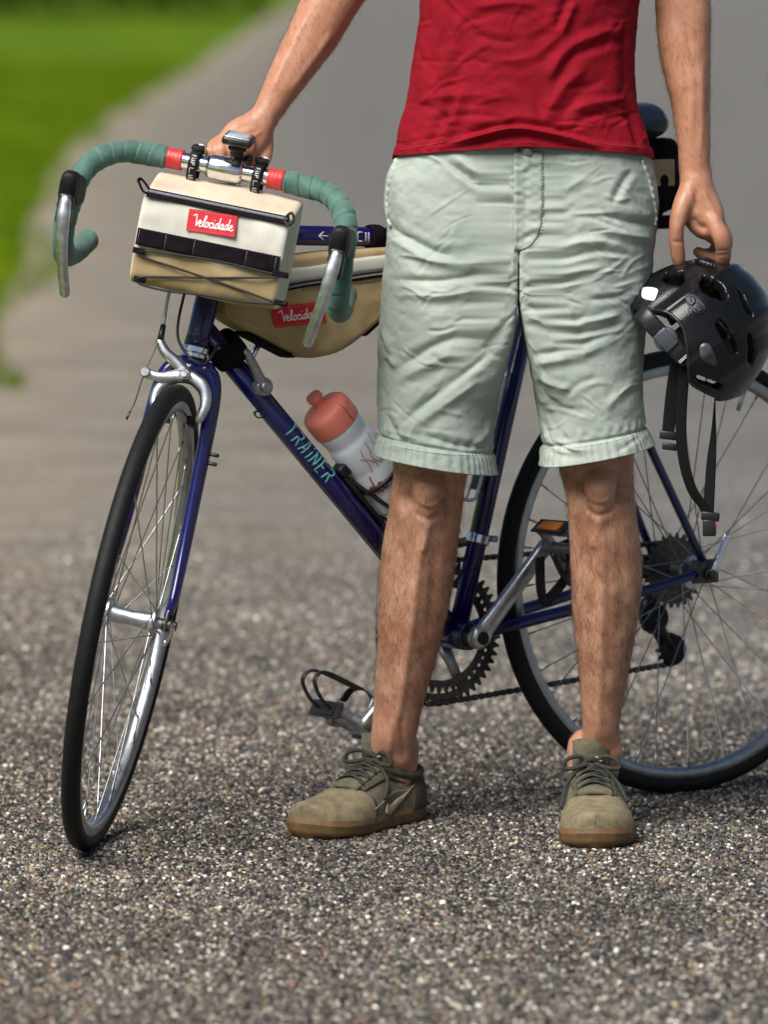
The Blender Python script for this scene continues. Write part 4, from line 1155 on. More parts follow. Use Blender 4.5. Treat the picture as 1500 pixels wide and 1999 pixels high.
def skin_material():
    m = bpy.data.materials.new('skin'); m.use_nodes = True
    nt = m.node_tree; b = nt.nodes['Principled BSDF']; N = nt.nodes.new; L = nt.links.new
    geo = N('ShaderNodeNewGeometry'); pos = geo.outputs['Position']
    b.inputs['Roughness'].default_value = 0.48
    b.inputs['Subsurface Weight'].default_value = 0.12
    b.inputs['Subsurface Radius'].default_value = (0.010, 0.004, 0.002)
    b.inputs['Subsurface Scale'].default_value = 0.6
    n1 = N('ShaderNodeTexNoise'); n1.inputs['Scale'].default_value = 26; n1.inputs['Detail'].default_value = 6; L(pos, n1.inputs['Vector'])
    r1 = N('ShaderNodeValToRGB'); e = r1.color_ramp.elements
    e[0].position = 0.32; e[0].color = (0.335, 0.146, 0.083, 1); e[1].position = 0.68; e[1].color = (0.515, 0.278, 0.178, 1)
    L(n1.outputs['Fac'], r1.inputs[0])
    n2 = N('ShaderNodeTexNoise'); n2.inputs['Scale'].default_value = 420; n2.inputs['Detail'].default_value = 3; L(pos, n2.inputs['Vector'])
    m2 = N('ShaderNodeMapRange'); m2.inputs['From Min'].default_value = .3; m2.inputs['From Max'].default_value = .7; m2.inputs['To Min'].default_value = .86; m2.inputs['To Max'].default_value = 1.12; L(n2.outputs['Fac'], m2.inputs[0])
    mu = N('ShaderNodeMix'); mu.data_type = 'RGBA'; mu.blend_type = 'MULTIPLY'; mu.inputs['Factor'].default_value = 1
    L(r1.outputs[0], mu.inputs['A']); L(m2.outputs[0], mu.inputs['B'])
    at = N('ShaderNodeAttribute'); at.attribute_name = 'flush'
    mx = N('ShaderNodeMix'); mx.data_type = 'RGBA'; L(at.outputs['Fac'], mx.inputs['Factor']); L(mu.outputs['Result'], mx.inputs['A']); mx.inputs['B'].default_value = (0.46, 0.205, 0.122, 1)
    L(mx.outputs['Result'], b.inputs['Base Color'])
    bp = N('ShaderNodeBump'); bp.inputs['Strength'].default_value = .35; bp.inputs['Distance'].default_value = .0006
    n3 = N('ShaderNodeTexNoise'); n3.inputs['Scale'].default_value = 260; n3.inputs['Detail'].default_value = 4; L(pos, n3.inputs['Vector'])
    L(n3.outputs['Fac'], bp.inputs['Height']); L(bp.outputs[0], b.inputs['Normal'])
    return m
M['skin'] = skin_material()
M['hair'] = mat('body_hair', (0.04, 0.02, 0.012), 0.5, var=0.3, vscale=60)
M['headhair'] = mat('brown_hair', (0.05, 0.03, 0.02), 0.6, var=0.3, vscale=120, bump=.6, bscale=200)

NA = 40
ANG = np.linspace(0, 2 * PI, NA, endpoint=False)
def limb_rows(rows, nsub=6):
    """rows: y photo, left x, right x, depth Y of the centre, half depth (m), rear shift of the bulge"""
    R_ = np.array(rows, float)
    q = catmull(R_, nsub)
    rings = []
    for y, xl, xr, Yc, hd, cf in q:
        a, b_ = W(xl, y, Yc), W(xr, y, Yc)
        c = (a + b_) / 2; hw = np.linalg.norm(b_ - a) / 2
        ca, sa = np.cos(ANG), np.sin(ANG)
        # narrower shin in front (sin<0), fuller calf behind
        wid = hw * ca * np.where(sa < 0, 1 - .10 * cf * abs(sa) ** 2, 1.0)
        dep = np.where(sa < 0, hd * .95, hd * (1 + .15 * cf)) * sa
        rings.append(c + np.stack([wid, dep, np.zeros(NA)], -1))
    return rings
# his right leg (image left) and left leg
LEG_A = [(560, 775, 985, -.195, .088, 0), (700, 765, 960, -.195, .080, 0), (860, 766, 935, -.185, .067, 0), (925, 769, 914, -.182, .060, 0), (965, 762, 908, -.180, .058, 0), (1000, 758, 903, -.174, .055, .3), (1050, 748, 897, -.164, .056, .8),
         (1120, 740, 889, -.155, .059, 1), (1200, 737, 872, -.146, .057, 1), (1290, 735, 851, -.136, .048, .8), (1370, 730, 829, -.126, .040, .4), (1430, 724, 815, -.118, .037, 0), (1475, 717, 807, -.100, .035, 0), (1510, 722, 807, -.084, .035, 0), (1550, 734, 800, -.076, .030, 0), (1590, 740, 795, -.072, .03, 0)]
LEG_B = [(560, 1020, 1245, -.200, .088, 0), (700, 1050, 1240, -.205, .080, 0), (860, 1083, 1240, -.205, .067, 0), (915, 1092, 1238, -.205, .060, 0), (955, 1103, 1240, -.205, .058, 0), (1000, 1110, 1244, -.200, .055, .3), (1060, 1113, 1252, -.192, .057, .8),
         (1130, 1115, 1255, -.184, .059, 1), (1200, 1118, 1248, -.176, .057, 1), (1290, 1129, 1233, -.166, .048, .8), (1370, 1136, 1218, -.156, .040, .4), (1420, 1138, 1211, -.150, .037, 0), (1460, 1132, 1211, -.136, .035, 0), (1492, 1124, 1212, -.124, .035, 0), (1530, 1130, 1206, -.113, .031, 0), (1570, 1138, 1198, -.110, .03, 0)]
body_parts = [loft(limb_rows(LEG_A)), loft(limb_rows(LEG_B))]
# torso (under the clothes), neck and head
TOR = [(560, 800, 1235, -.20, .095, 0), (480, 785, 1255, -.20, .105, 0), (380, 790, 1250, -.20, .105, 0), (250, 812, 1232, -.20, .098, 0), (100, 826, 1235, -.20, .098, 0), (-100, 815, 1255, -.20, .105, 0), (-280, 800, 1275, -.195, .105, 0), (-400, 830, 1255, -.19, .085, 0), (-455, 930, 1155, -.185, .06, 0), (-480, 970, 1110, -.185, .055, 0), (-560, 972, 1106, -.19, .056, 0)]
body_parts.append(loft(limb_rows(TOR, 5)))
HEAD = [(-540, 985, 1095, -.20, .06, 0), (-570, 968, 1112, -.215, .085, 0), (-620, 952, 1128, -.215, .098, 0), (-700, 942, 1138, -.21, .104, 0), (-780, 948, 1132, -.205, .10, 0), (-835, 975, 1105, -.20, .075, 0), (-855, 1010, 1070, -.20, .03, 0)]
body_parts.append(loft(limb_rows(HEAD, 5)))
hc = W(1040, -690, -.32)
body_parts.append(tube([hc + [0, .02, .035], hc + [0, -.004, .01], hc + [0, -.008, -.008], hc + [0, .01, -.02]], [.008, .012, .016, .008], 12))
for s in (-1, 1):
    ec = W(1040 + s * 100, -690, -.205)
    body_parts.append(tube([ec + [0, 0, .03], ec + [s * .008, .008, .012], ec + [s * .008, .006, -.012], ec + [0, 0, -.03]], [.008, .014, .012, .006], 10))

def sweep(pts, exp=2.0, n=26, sub=6):
    """pts: photo x, y, depth Y, half width in the picture plane (photo px), half depth (m)"""
    P = np.array([np.concatenate([W(a, b_, c), [d * MPP, e]]) for a, b_, c, d, e in pts])
    q = catmull(P, sub)
    return tube(q[:, :3], q[:, 3], n, up=(0, 1, 0), rn=q[:, 4], exp=exp, round_ends=True)
# his left arm (image right)
body_parts.append(sweep([(1262, -330, -.185, 66, .052), (1292, -220, -.18, 62, .050), (1318, -110, -.18, 56, .045), (1330, -50, -.182, 54, .042), (1335, 20, -.187, 54, .041), (1338, 100, -.195, 50, .039), (1348, 190, -.203, 40, .034), (1355, 270, -.208, 33, .029), (1357, 330, -.21, 30.5, .026), (1358, 356, -.21, 31, .026)], 2.2))
# his right arm (image left)
body_parts.append(sweep([(812, -330, -.185, 66, .052), (770, -230, -.175, 62, .050), (715, -120, -.165, 57, .046), (680, -50, -.165, 56, .044), (645, 5, -.168, 54, .041), (610, 70, -.175, 50, .038), (575, 128, -.185, 43, .034), (541, 185, -.195, 33, .029), (520, 222, -.200, 28.5, .026), (506, 245, -.205, 31, .025)], 2.2))

# --- his left hand: thumb towards the body, fingers hooked over the helmet rim
HL = []
HL.append(sweep([(1357, 345, -.212, 30, .026), (1362, 378, -.212, 36, .030), (1370, 410, -.210, 42, .036), (1384, 438, -.205, 36, .040), (1394, 452, -.203, 24, .036)], 2.5))
HL.append(sweep([(1345, 372, -.225, 20, .018), (1334, 402, -.236, 20, .0175), (1323, 440, -.243, 16, .0128), (1322, 470, -.240, 15.5, .0120), (1325, 500, -.234, 14.5, .0112), (1329, 524, -.226, 11, .009)], 2))
HL.append(sweep([(1382, 420, -.234, 17, .0125), (1400, 446, -.243, 17.5, .0128), (1411, 468, -.246, 16, .0112), (1414, 492, -.236, 14.8, .0105), (1412, 512, -.222, 14, .0100), (1405, 528, -.206, 12, .009)], 2))
HL.append(sweep([(1392, 425, -.212, 16, .0125), (1411, 452, -.217, 16.5, .0125), (1417, 478, -.212, 15, .0112), (1404, 500, -.200, 14, .0105), (1382, 500, -.192, 13, .0100), (1364, 492, -.190, 11, .009)], 2))
HL.append(sweep([(1392, 428, -.190, 15, .0120), (1408, 455, -.192, 15.5, .0120), (1412, 480, -.186, 14, .0108), (1398, 500, -.176, 13, .0100), (1378, 500, -.172, 12, .0095)], 2))
HL.append(sweep([(1386, 430, -.170, 13, .0105), (1398, 456, -.170, 13.5, .0105), (1400, 478, -.165, 12, .0095), (1390, 495, -.158, 11, .009), (1375, 494, -.156, 10, .0085)], 2))
# --- his right hand: closed round the stem behind the bar
HR = []
HR.append(sweep([(507, 240, -.206, 31, .025), (492, 258, -.212, 40, .024), (474, 274, -.222, 44, .022), (458, 286, -.232, 40, .018)], 2.5))
for mx_, my_, dx, r in ((419, 281, -7, 11), (438, 275, -5, 12.2), (461, 272, -3, 12.6), (486, 275, 0, 12.2)):
    HR.append(sweep([(mx_ + 24, my_ - 14, -.218, r * 1.0, r * MPP * 1.05), (mx_, my_, -.236, r * 1.06, r * MPP * 1.1), (mx_ + dx, my_ + 12, -.256, r, r * MPP), (mx_ + dx - 1, my_ + 28, -.258, r * .95, r * MPP * .95), (mx_ + dx + 1, my_ + 42, -.244, r * .9, r * MPP * .9), (mx_ + dx + 6, my_ + 50, -.226, r * .8, r * MPP * .8)], 2))
HR.append(sweep([(518, 262, -.200, 16, .014), (520, 286, -.208, 15, .0125), (516, 310, -.220, 13.5, .0112), (506, 330, -.232, 12, .0100), (494, 342, -.238, 10, .009)], 2))
body_parts += HL + HR
# feet inside the shoes
SHO = []
def shoe_frame(heel, toe):
    h = np.array([heel[0], heel[1], 0.0]); t = np.array([toe[0], toe[1], 0.0])
    f = unit(t - h); l = np.array([-f[1], f[0], 0.0])
    return h, f, l, np.linalg.norm(t - h)
SHOE_A = shoe_frame((.047, -.036), (-.116, -.268))
SHOE_B = shoe_frame((.300, -.062), (.3035, -.362))
for h, f, l, ln in (SHOE_A, SHOE_B):
    u_ = np.array([0, 0, 1.0])
    body_parts.append(tube(catmull([h + f * .055 + u_ * .11, h + f * .060 + u_ * .075, h + f * .085 + u_ * .055, h + f * .15 + u_ * .045, h + f * .22 + u_ * .035], 5), np.linspace(.034, .032, 21), 18, up=f + u_ * .3, rn=np.linspace(.042, .02, 21), round_ends=True))

def remesh(parts_, vox, smooth_it):
    me = bpy.data.meshes.new('tmp'); V, F = merge(*parts_)
    me.from_pydata([tuple(v) for v in V.tolist()], [], F); me.update()
    bm = bmesh.new(); bm.from_mesh(me); bmesh.ops.recalc_face_normals(bm, faces=bm.faces[:]); bm.to_mesh(me); bm.free()
    o = bpy.data.objects.new('tmp', me); COL.objects.link(o)
    m = o.modifiers.new('r', 'REMESH'); m.mode = 'VOXEL'; m.voxel_size = vox; m.adaptivity = 0
    s = o.modifiers.new('s', 'SMOOTH'); s.iterations = smooth_it; s.factor = .5
    dg = bpy.context.evaluated_depsgraph_get()
    ev = o.evaluated_get(dg); m2 = bpy.data.meshes.new_from_object(ev)
    bpy.data.objects.remove(o, do_unlink=True)
    return m2
bm_ = remesh(body_parts, .0028, 4)
nv_ = len(bm_.vertices)
BV = np.empty(nv_ * 3); bm_.vertices.foreach_get('co', BV); BV = BV.reshape(-1, 3)
BN = np.empty(nv_ * 3); bm_.vertices.foreach_get('normal', BN); BN = BN.reshape(-1, 3)
pxy = proj(BV)
def bump3(c, r, amp, along=None):
    """raise or sink the surface round a point"""
    global BV
    d = np.linalg.norm(BV - np.asarray(c), axis=1)
    BV = BV + BN * (amp * np.exp(-(d / r) ** 2))[:, None]
def groove(pts, width, amp, Y0, front=True, dmax=.08):
    """a soft ridge (+) or hollow (-) along a line given in the photo on the camera side of a limb at depth Y0"""
    global BV
    P = catmull([(a, b_, 0) for a, b_ in pts], 8)[:, :2]
    d2 = np.full(len(BV), 1e9); tt = np.zeros(len(BV))
    near = (abs(BV[:, 1] - Y0) < dmax)
    idx = np.where(near)[0]
    for k in range(len(P) - 1):
        a, b_ = P[k], P[k + 1]; ab = b_ - a; L_ = ab @ ab + 1e-9
        t = np.clip(((pxy[idx] - a) @ ab) / L_, 0, 1)
        dd = np.linalg.norm(pxy[idx] - (a + t[:, None] * ab), axis=1)
        m = dd < d2[idx]; d2[idx[m]] = dd[m]; tt[idx[m]] = (k + t[m]) / (len(P) - 1)
    w_ = np.exp(-(d2 / width) ** 2) * np.clip(np.minimum(tt, 1 - tt) * 6 + .25, 0, 1) * np.clip(-BN[:, 1] * 1.6, 0, 1) * near
    BV = BV + BN * (amp * w_)[:, None]
# knees: cap, hollows beside it, tendon below, shin edge, calf edge
for k, (kx, ky, Yk) in enumerate(((838, 962, -.235), (1172, 955, -.26))):
    bump3(W(kx, ky - 4, Yk), .022, .0135)
    bump3(W(kx - 6, ky + 52, Yk + .005), .014, .0060)
    bump3(W(kx - 48, ky + 10, Yk + .018), .018, -.0120)
    bump3(W(kx + 46, ky + 8, Yk + .018), .018, -.0120)
    bump3(W(kx + 30, ky + 62, Yk + .02), .020, -.003)
    bump3(W(kx - 28, ky - 34, Yk + .004), .018, .003)
groove([(832, 1015), (818, 1100), (806, 1200), (790, 1320), (772, 1430)], 9, .0042, -.20, dmax=.09)
groove([(850, 1060), (846, 1150), (838, 1240)], 10, -.0028, -.19, dmax=.09)
groove([(785, 1050), (772, 1150), (776, 1250)], 12, -.0036, -.19, dmax=.09)
groove([(1174, 1010), (1178, 1100), (1176, 1200), (1172, 1330), (1168, 1440)], 9, .0042, -.23, dmax=.09)
groove([(1210, 1060), (1216, 1150), (1208, 1260)], 11, -.0022, -.23, dmax=.09)
groove([(1140, 1060), (1142, 1160), (1150, 1260)], 11, -.0022, -.23, dmax=.09)
groove([(782, 1400), (786, 1440), (790, 1480)], 6, -.0028, -.14, dmax=.07)
groove([(766, 1400), (764, 1440), (760, 1475)], 6, .0020, -.14, dmax=.07)
bump3(W(790, 1492, -.130), .014, .006); bump3(W(722, 1492, -.115), .012, .004)
bump3(W(1208, 1470, -.150), .013, .006); bump3(W(1128, 1478, -.150), .013, .003)
for ox, oy in ((0, 0), (334, -7)):
    Yk = -.24 if ox == 0 else -.262
    for p_, w_, a_ in (([(806, 928), (838, 918), (872, 928)], 6, -.0032), ([(810, 1000), (838, 1012), (866, 1000)], 6, -.0045), ([(806, 936), (798, 965), (808, 994)], 7, -.006), ([(874, 936), (882, 965), (870, 994)], 7, -.006),
                       ([(838, 1020), (832, 1050), (824, 1080)], 8, .0035), ([(816, 948), (838, 940), (860, 948)], 6, .002), ([(820, 976), (840, 984), (858, 976)], 5, .0022), ([(786, 945), (780, 985), (790, 1020)], 8, .003)):
        groove([(x_ + ox, y_ + oy) for x_, y_ in p_], w_, a_, Yk, dmax=.07)
# tendons and veins on hands and forearms, knuckle creases
for p_ in ([(1362, 380), (1376, 405), (1392, 436)], [(1350, 372), (1356, 400), (1368, 425)], [(1372, 372), (1390, 405), (1404, 436)]): groove(p_, 4.5, .0016, -.235, dmax=.05)
for p_ in ([(1352, 425), (1362, 440), (1380, 448)],): groove(p_, 7, -.004, -.235, dmax=.06)
for p_ in ([(1312, 472), (1336, 472)], [(1400, 490), (1426, 488)], [(1400, 498), (1426, 496)]): groove(p_, 2.2, -.0014, -.24, dmax=.06)
for p_ in ([(1330, 60), (1350, 150), (1352, 260)], [(1370, 120), (1372, 220), (1368, 300)], [(600, 30), (560, 110), (528, 180)], [(650, 60), (610, 120), (570, 175)]): groove(p_, 7, .0020, -.23, dmax=.08)
for p_ in ([(500, 250), (470, 266)], [(492, 248), (448, 270)], [(510, 256), (490, 270)]): groove(p_, 4, .0014, -.23, dmax=.05)
groove([(1335, 30), (1345, 120), (1350, 200)], 14, -.003, -.23, dmax=.08)
bump3(W(1384, 340, -.215), .012, .003)
BV = BV + BN * (.0006 * vnoise(BV, 60, 2) + .0010 * vnoise(BV, 22, 4))[:, None]
bm_.vertices.foreach_set('co', BV.ravel())
fl = np.zeros(nv_)
for c, r, a in ((W(1400, 470, -.24), .05, .8), (W(1322, 480, -.24), .035, .8), (W(455, 290, -.25), .06, .7), (W(838, 970, -.24), .035, .25), (W(1172, 960, -.26), .035, .25)):
    fl = np.maximum(fl, a * np.exp(-(np.linalg.norm(BV - c, axis=1) / r) ** 2))
fl = np.maximum(fl, .25 * np.clip((.20 - BV[:, 2]) / .12, 0, 1) + .65 * np.clip((BV[:, 2] - .86) / .1, 0, 1))
at = bm_.attributes.new('flush', 'FLOAT', 'POINT'); at.data.foreach_set('value', fl.astype(np.float32))
bm_.polygons.foreach_set('use_smooth', np.ones(len(bm_.polygons), bool))
bm_.materials.clear(); bm_.materials.append(M['skin'])
bm_.update()
body = bpy.data.objects.new('body', bm_); COL.objects.link(body)
body.parent = person; body.matrix_parent_inverse = Matrix.Translation(person.location).inverted()

def pm(name, vf, m, parent=None, smooth=True, label=None):
    return mesh_obj(name, vf[0], vf[1], M[m] if isinstance(m, str) else m, parent or person, smooth, label)
# nails
pm('thumb_nail', sweep([(1321, 492, -.2435, 8, .0016), (1322, 502, -.2405, 8.5, .0016), (1323, 509, -.236, 7, .0014)], 2.4, 12, 3), mat('nail', (.52, .30, .23), .3), body)

# hair on head and body
q = [(y, (xl + xr) / 2 - (xr - xl) / 2 * 1.08, (xl + xr) / 2 + (xr - xl) / 2 * 1.08, Yc + .012, hd * 1.05, 0) for y, xl, xr, Yc, hd, cf in HEAD[3:]]
pm('hair', loft(limb_rows(q, 5)), 'headhair')
def strands():
    tri = np.array([p_.vertices[:3] for p_ in bm_.polygons]) if False else None
    n = len(bm_.polygons); vi = np.empty(len(bm_.loops), np.int32); bm_.loops.foreach_get('vertex_index', vi)
    ls = np.empty(n, np.int32); bm_.polygons.foreach_get('loop_start', ls)
    c = BV[vi[ls]]
    pp = proj(c)
    nn = BN[vi[ls]]
    x, y = pp[:, 0], pp[:, 1]
    leg = ((y > 905) & (y < 1440) & (c[:, 1] < -.02) & (x > 650) & (x < 1300))
    arm = ((y > -60) & (y < 400) & ((x > 1260) | ((x < 740) & (y < 240))))
    w_ = np.where(leg, np.interp(y, [905, 980, 1120, 1300, 1400, 1440], [.35, .5, 1, 1, .45, .12]), 0) + np.where(arm, np.interp(y, [-60, 60, 300, 400], [.25, .55, .5, .12]), 0)
    w_ *= .9 + .2 * np.clip(vnoise(c, 30, 8) + .4, 0, 1)
    p_ = w_ / w_.sum()
    N = 15000
    k = RNG.choice(n, N, p=p_)
    o = c[k] + RNG.normal(0, .0014, (N, 3)); nr = nn[k]
    down = np.where(leg[k][:, None], np.array([0, 0, -1.0]), np.array([.15, .0, -1.0])) + RNG.normal(0, .38, (N, 3))
    down -= nr * (down * nr).sum(1)[:, None]; down /= np.linalg.norm(down, axis=1)[:, None]
    ln = np.where(leg[k], RNG.uniform(.008, .018, N), RNG.uniform(.006, .012, N))[:, None]
    lift = RNG.uniform(.15, .6, N)[:, None]
    mid = o + down * ln * .5 + nr * ln * .5 * lift
    tip = o + down * ln + nr * ln * .45 * lift + RNG.normal(0, .001, (N, 3))
    s1 = np.cross(down, nr); s1 /= np.linalg.norm(s1, axis=1)[:, None] + 1e-9
    r = RNG.uniform(.00007, .00013, N)[:, None]
    V = np.stack([o - s1 * r, o + s1 * r, o + nr * r * 1.6, mid - s1 * r * .8, mid + s1 * r * .8, mid + nr * r * 1.2, tip], 1).reshape(-1, 3)
    f = np.array([(0, 1, 4, 3), (1, 2, 5, 4), (2, 0, 3, 5)]); g = np.array([(3, 4, 6), (4, 5, 6), (5, 3, 6)])
    off = np.arange(N) * 7
    F = [tuple(t) for t in (f[None] + off[:, None, None]).reshape(-1, 4).tolist()] + [tuple(t) for t in (g[None] + off[:, None, None]).reshape(-1, 3).tolist()]
    o_ = mesh_obj('body_hair', V, F, M['hair'], person)
    o_['kind'] = 'stuff'
strands()
# ============================================================ clothes
def cloth_mat(name, col, col2, vs, bump, bs, wear=None, weave=900):
    m = mat(name, col, 0.82, col2=col2, vscale=vs, bump=bump, bscale=bs, wear=wear, spec=.12)
    nt = m.node_tree; b = nt.nodes['Principled BSDF']
    return m
M['shirt'] = cloth_mat('red_cotton', (0.275, 0.006, 0.017), (0.20, 0.004, 0.012), 28, .8, 620, wear=((.20, .005, .013), .50, 280, .22))
M['shorts'] = cloth_mat('pale_green_cotton', (0.40, 0.44, 0.39), (0.285, 0.325, 0.29), 9, .6, 700, wear=((.33, .39, .345), .50, 260, .22))
M['shorts_seam'] = cloth_mat('pale_green_seam', (0.44, 0.50, 0.43), (0.33, 0.40, 0.34), 160, .6, 700)
M['thread'] = mat('pale_thread', (0.52, 0.57, 0.50), .8, var=.1)

def fold_field(V, N, folds, soft=1.0):
    """displacement (m) from fold lines given in the photo: (points, width px, amplitude m)"""
    pp = proj(V); D = np.zeros(len(V))
    facing = np.clip(-N[:, 1] * 1.5 + .1, 0, 1)
    for pts, wd, amp in folds:
        P = catmull([(a, b_, 0) for a, b_ in pts], 6)[:, :2]
        lo, hi = P.min(0) - wd * 4.5, P.max(0) + wd * 4.5
        ix = np.where((pp[:, 0] > lo[0]) & (pp[:, 0] < hi[0]) & (pp[:, 1] > lo[1]) & (pp[:, 1] < hi[1]) & (facing > 0))[0]
        if len(ix) == 0: continue
        q_ = pp[ix]
        d2 = np.full(len(ix), 1e9); sg = np.zeros(len(ix)); tt = np.zeros(len(ix))
        for k in range(len(P) - 1):
            a, b_ = P[k], P[k + 1]; ab = b_ - a; L_ = ab @ ab + 1e-9
            rel = q_ - a
            t = np.clip((rel @ ab) / L_, 0, 1)
            dd = np.linalg.norm(rel - t[:, None] * ab, axis=1)
            m = dd < d2
            d2[m] = dd[m]; tt[m] = (k + t[m]) / (len(P) - 1)
            sg[m] = np.sign(ab[0] * rel[m, 1] - ab[1] * rel[m, 0])
        s = d2 * sg / wd
        if amp < 0: core = .6 * np.exp(-abs(s) * 1.5) + .4 * np.exp(-s ** 2)          # creases are sharp
        else: core = .45 * np.exp(-abs(s) * 1.7) + .55 * np.exp(-s ** 2)
        prof = core - .45 * np.exp(-((s - 1.7) / 1.1) ** 2) - .25 * np.exp(-((s + 1.9) / 1.2) ** 2)
        D[ix] += amp * prof * np.clip(np.minimum(tt, 1 - tt) * 5 + .08, 0, 1) * facing[ix]
    return D

# ---------- shorts: two halves that meet at the centre seam
NU = 300
def shorts_half(s):
    # photo y, inner x, outer x, depth centre, half depth front, half depth back, inner flatness
    if s < 0:
        R_ = [(276, 1010, 792, -.20, .106, .108, 1), (304, 1010, 776, -.20, .113, .114, 1), (345, 1010, 755, -.20, .115, .118, 1), (400, 1010, 751, -.20, .118, .121, 1), (450, 1010, 756, -.20, .120, .122, 1), (500, 1010, 752, -.20, .120, .120, 1), (550, 1009, 746, -.20, .117, .114, .95),
              (590, 1008, 744, -.20, .113, .106, .75), (640, 1003, 741, -.20, .108, .100, .4), (700, 990, 738, -.198, .104, .097, .15), (770, 974, 737, -.196, .101, .096, 0), (840, 964, 738, -.194, .099, .096, 0), (865, 964, 739, -.194, .100, .097, 0), (905, 966, 736, -.193, .102, .099, 0)]
        tilt = 40
    else:
        R_ = [(276, 1010, 1250, -.20, .106, .108, 1), (304, 1010, 1270, -.20, .113, .114, 1), (345, 1010, 1281, -.20, .115, .118, 1), (400, 1010, 1286, -.20, .118, .121, 1), (440, 1010, 1283, -.20, .120, .122, 1), (500, 1010, 1277, -.20, .120, .120, 1), (550, 1011, 1272, -.202, .117, .114, .95),
              (590, 1013, 1268, -.204, .113, .106, .75), (640, 1021, 1263, -.206, .108, .100, .4), (700, 1034, 1258, -.208, .104, .097, .15), (770, 1047, 1256, -.21, .101, .096, 0), (830, 1057, 1260, -.21, .099, .096, 0), (850, 1059, 1262, -.21, .100, .097, 0), (888, 1060, 1273, -.21, .102, .099, 0)]
        tilt = -42
    q = catmull(np.array(R_, float), 22)
    a = np.linspace(0, 2 * PI, NU, endpoint=False)
    ca, sa = np.cos(a), np.sin(a)          # ca>0: outer side, sa<0: front
    rings = []
    nrow = len(q)
    for r, (y, xi, xo, Yc, hf, hk, fl) in enumerate(q):
        A = W(xi, y, Yc); B_ = W(xo, y, Yc)
        w_ = B_[0] - A[0]
        cx = A[0] + w_ * (.5 - .18 * fl); ho = abs(B_[0] - cx); hi = abs(cx - A[0])
        pin = 2.2 + 26 * fl
        po = 2.25
        X = np.where(ca > 0, ho * abs(ca) ** (2 / po), -hi * abs(ca) ** (2 / pin))
        Yv = np.where(ca > 0, abs(sa) ** (2 / po), abs(sa) ** (2 / pin))
        Yv = np.where(sa < 0, -hf, hk) * Yv
        # front hips rounder: pull the front in towards the outside
        # hem not level: drop towards the outside/inside by a few cm
        f = np.clip((y - 600) / 300, 0, 1)
        zt = -(X / (abs(w_) * .5)) * f * tilt * MPP * .5 * (1 if s < 0 else -1) * -1
        P = np.stack([cx + np.sign(w_) * X, Yc + Yv, np.full(NU, A[2]) + zt * (1 if s < 0 else 1)], -1)
        rings.append(P)
    if s < 0: rings = [r[::-1] for r in rings]
    V = np.concatenate(rings)
    F = gridF(nrow, NU, True)
    return V, F, nrow, q
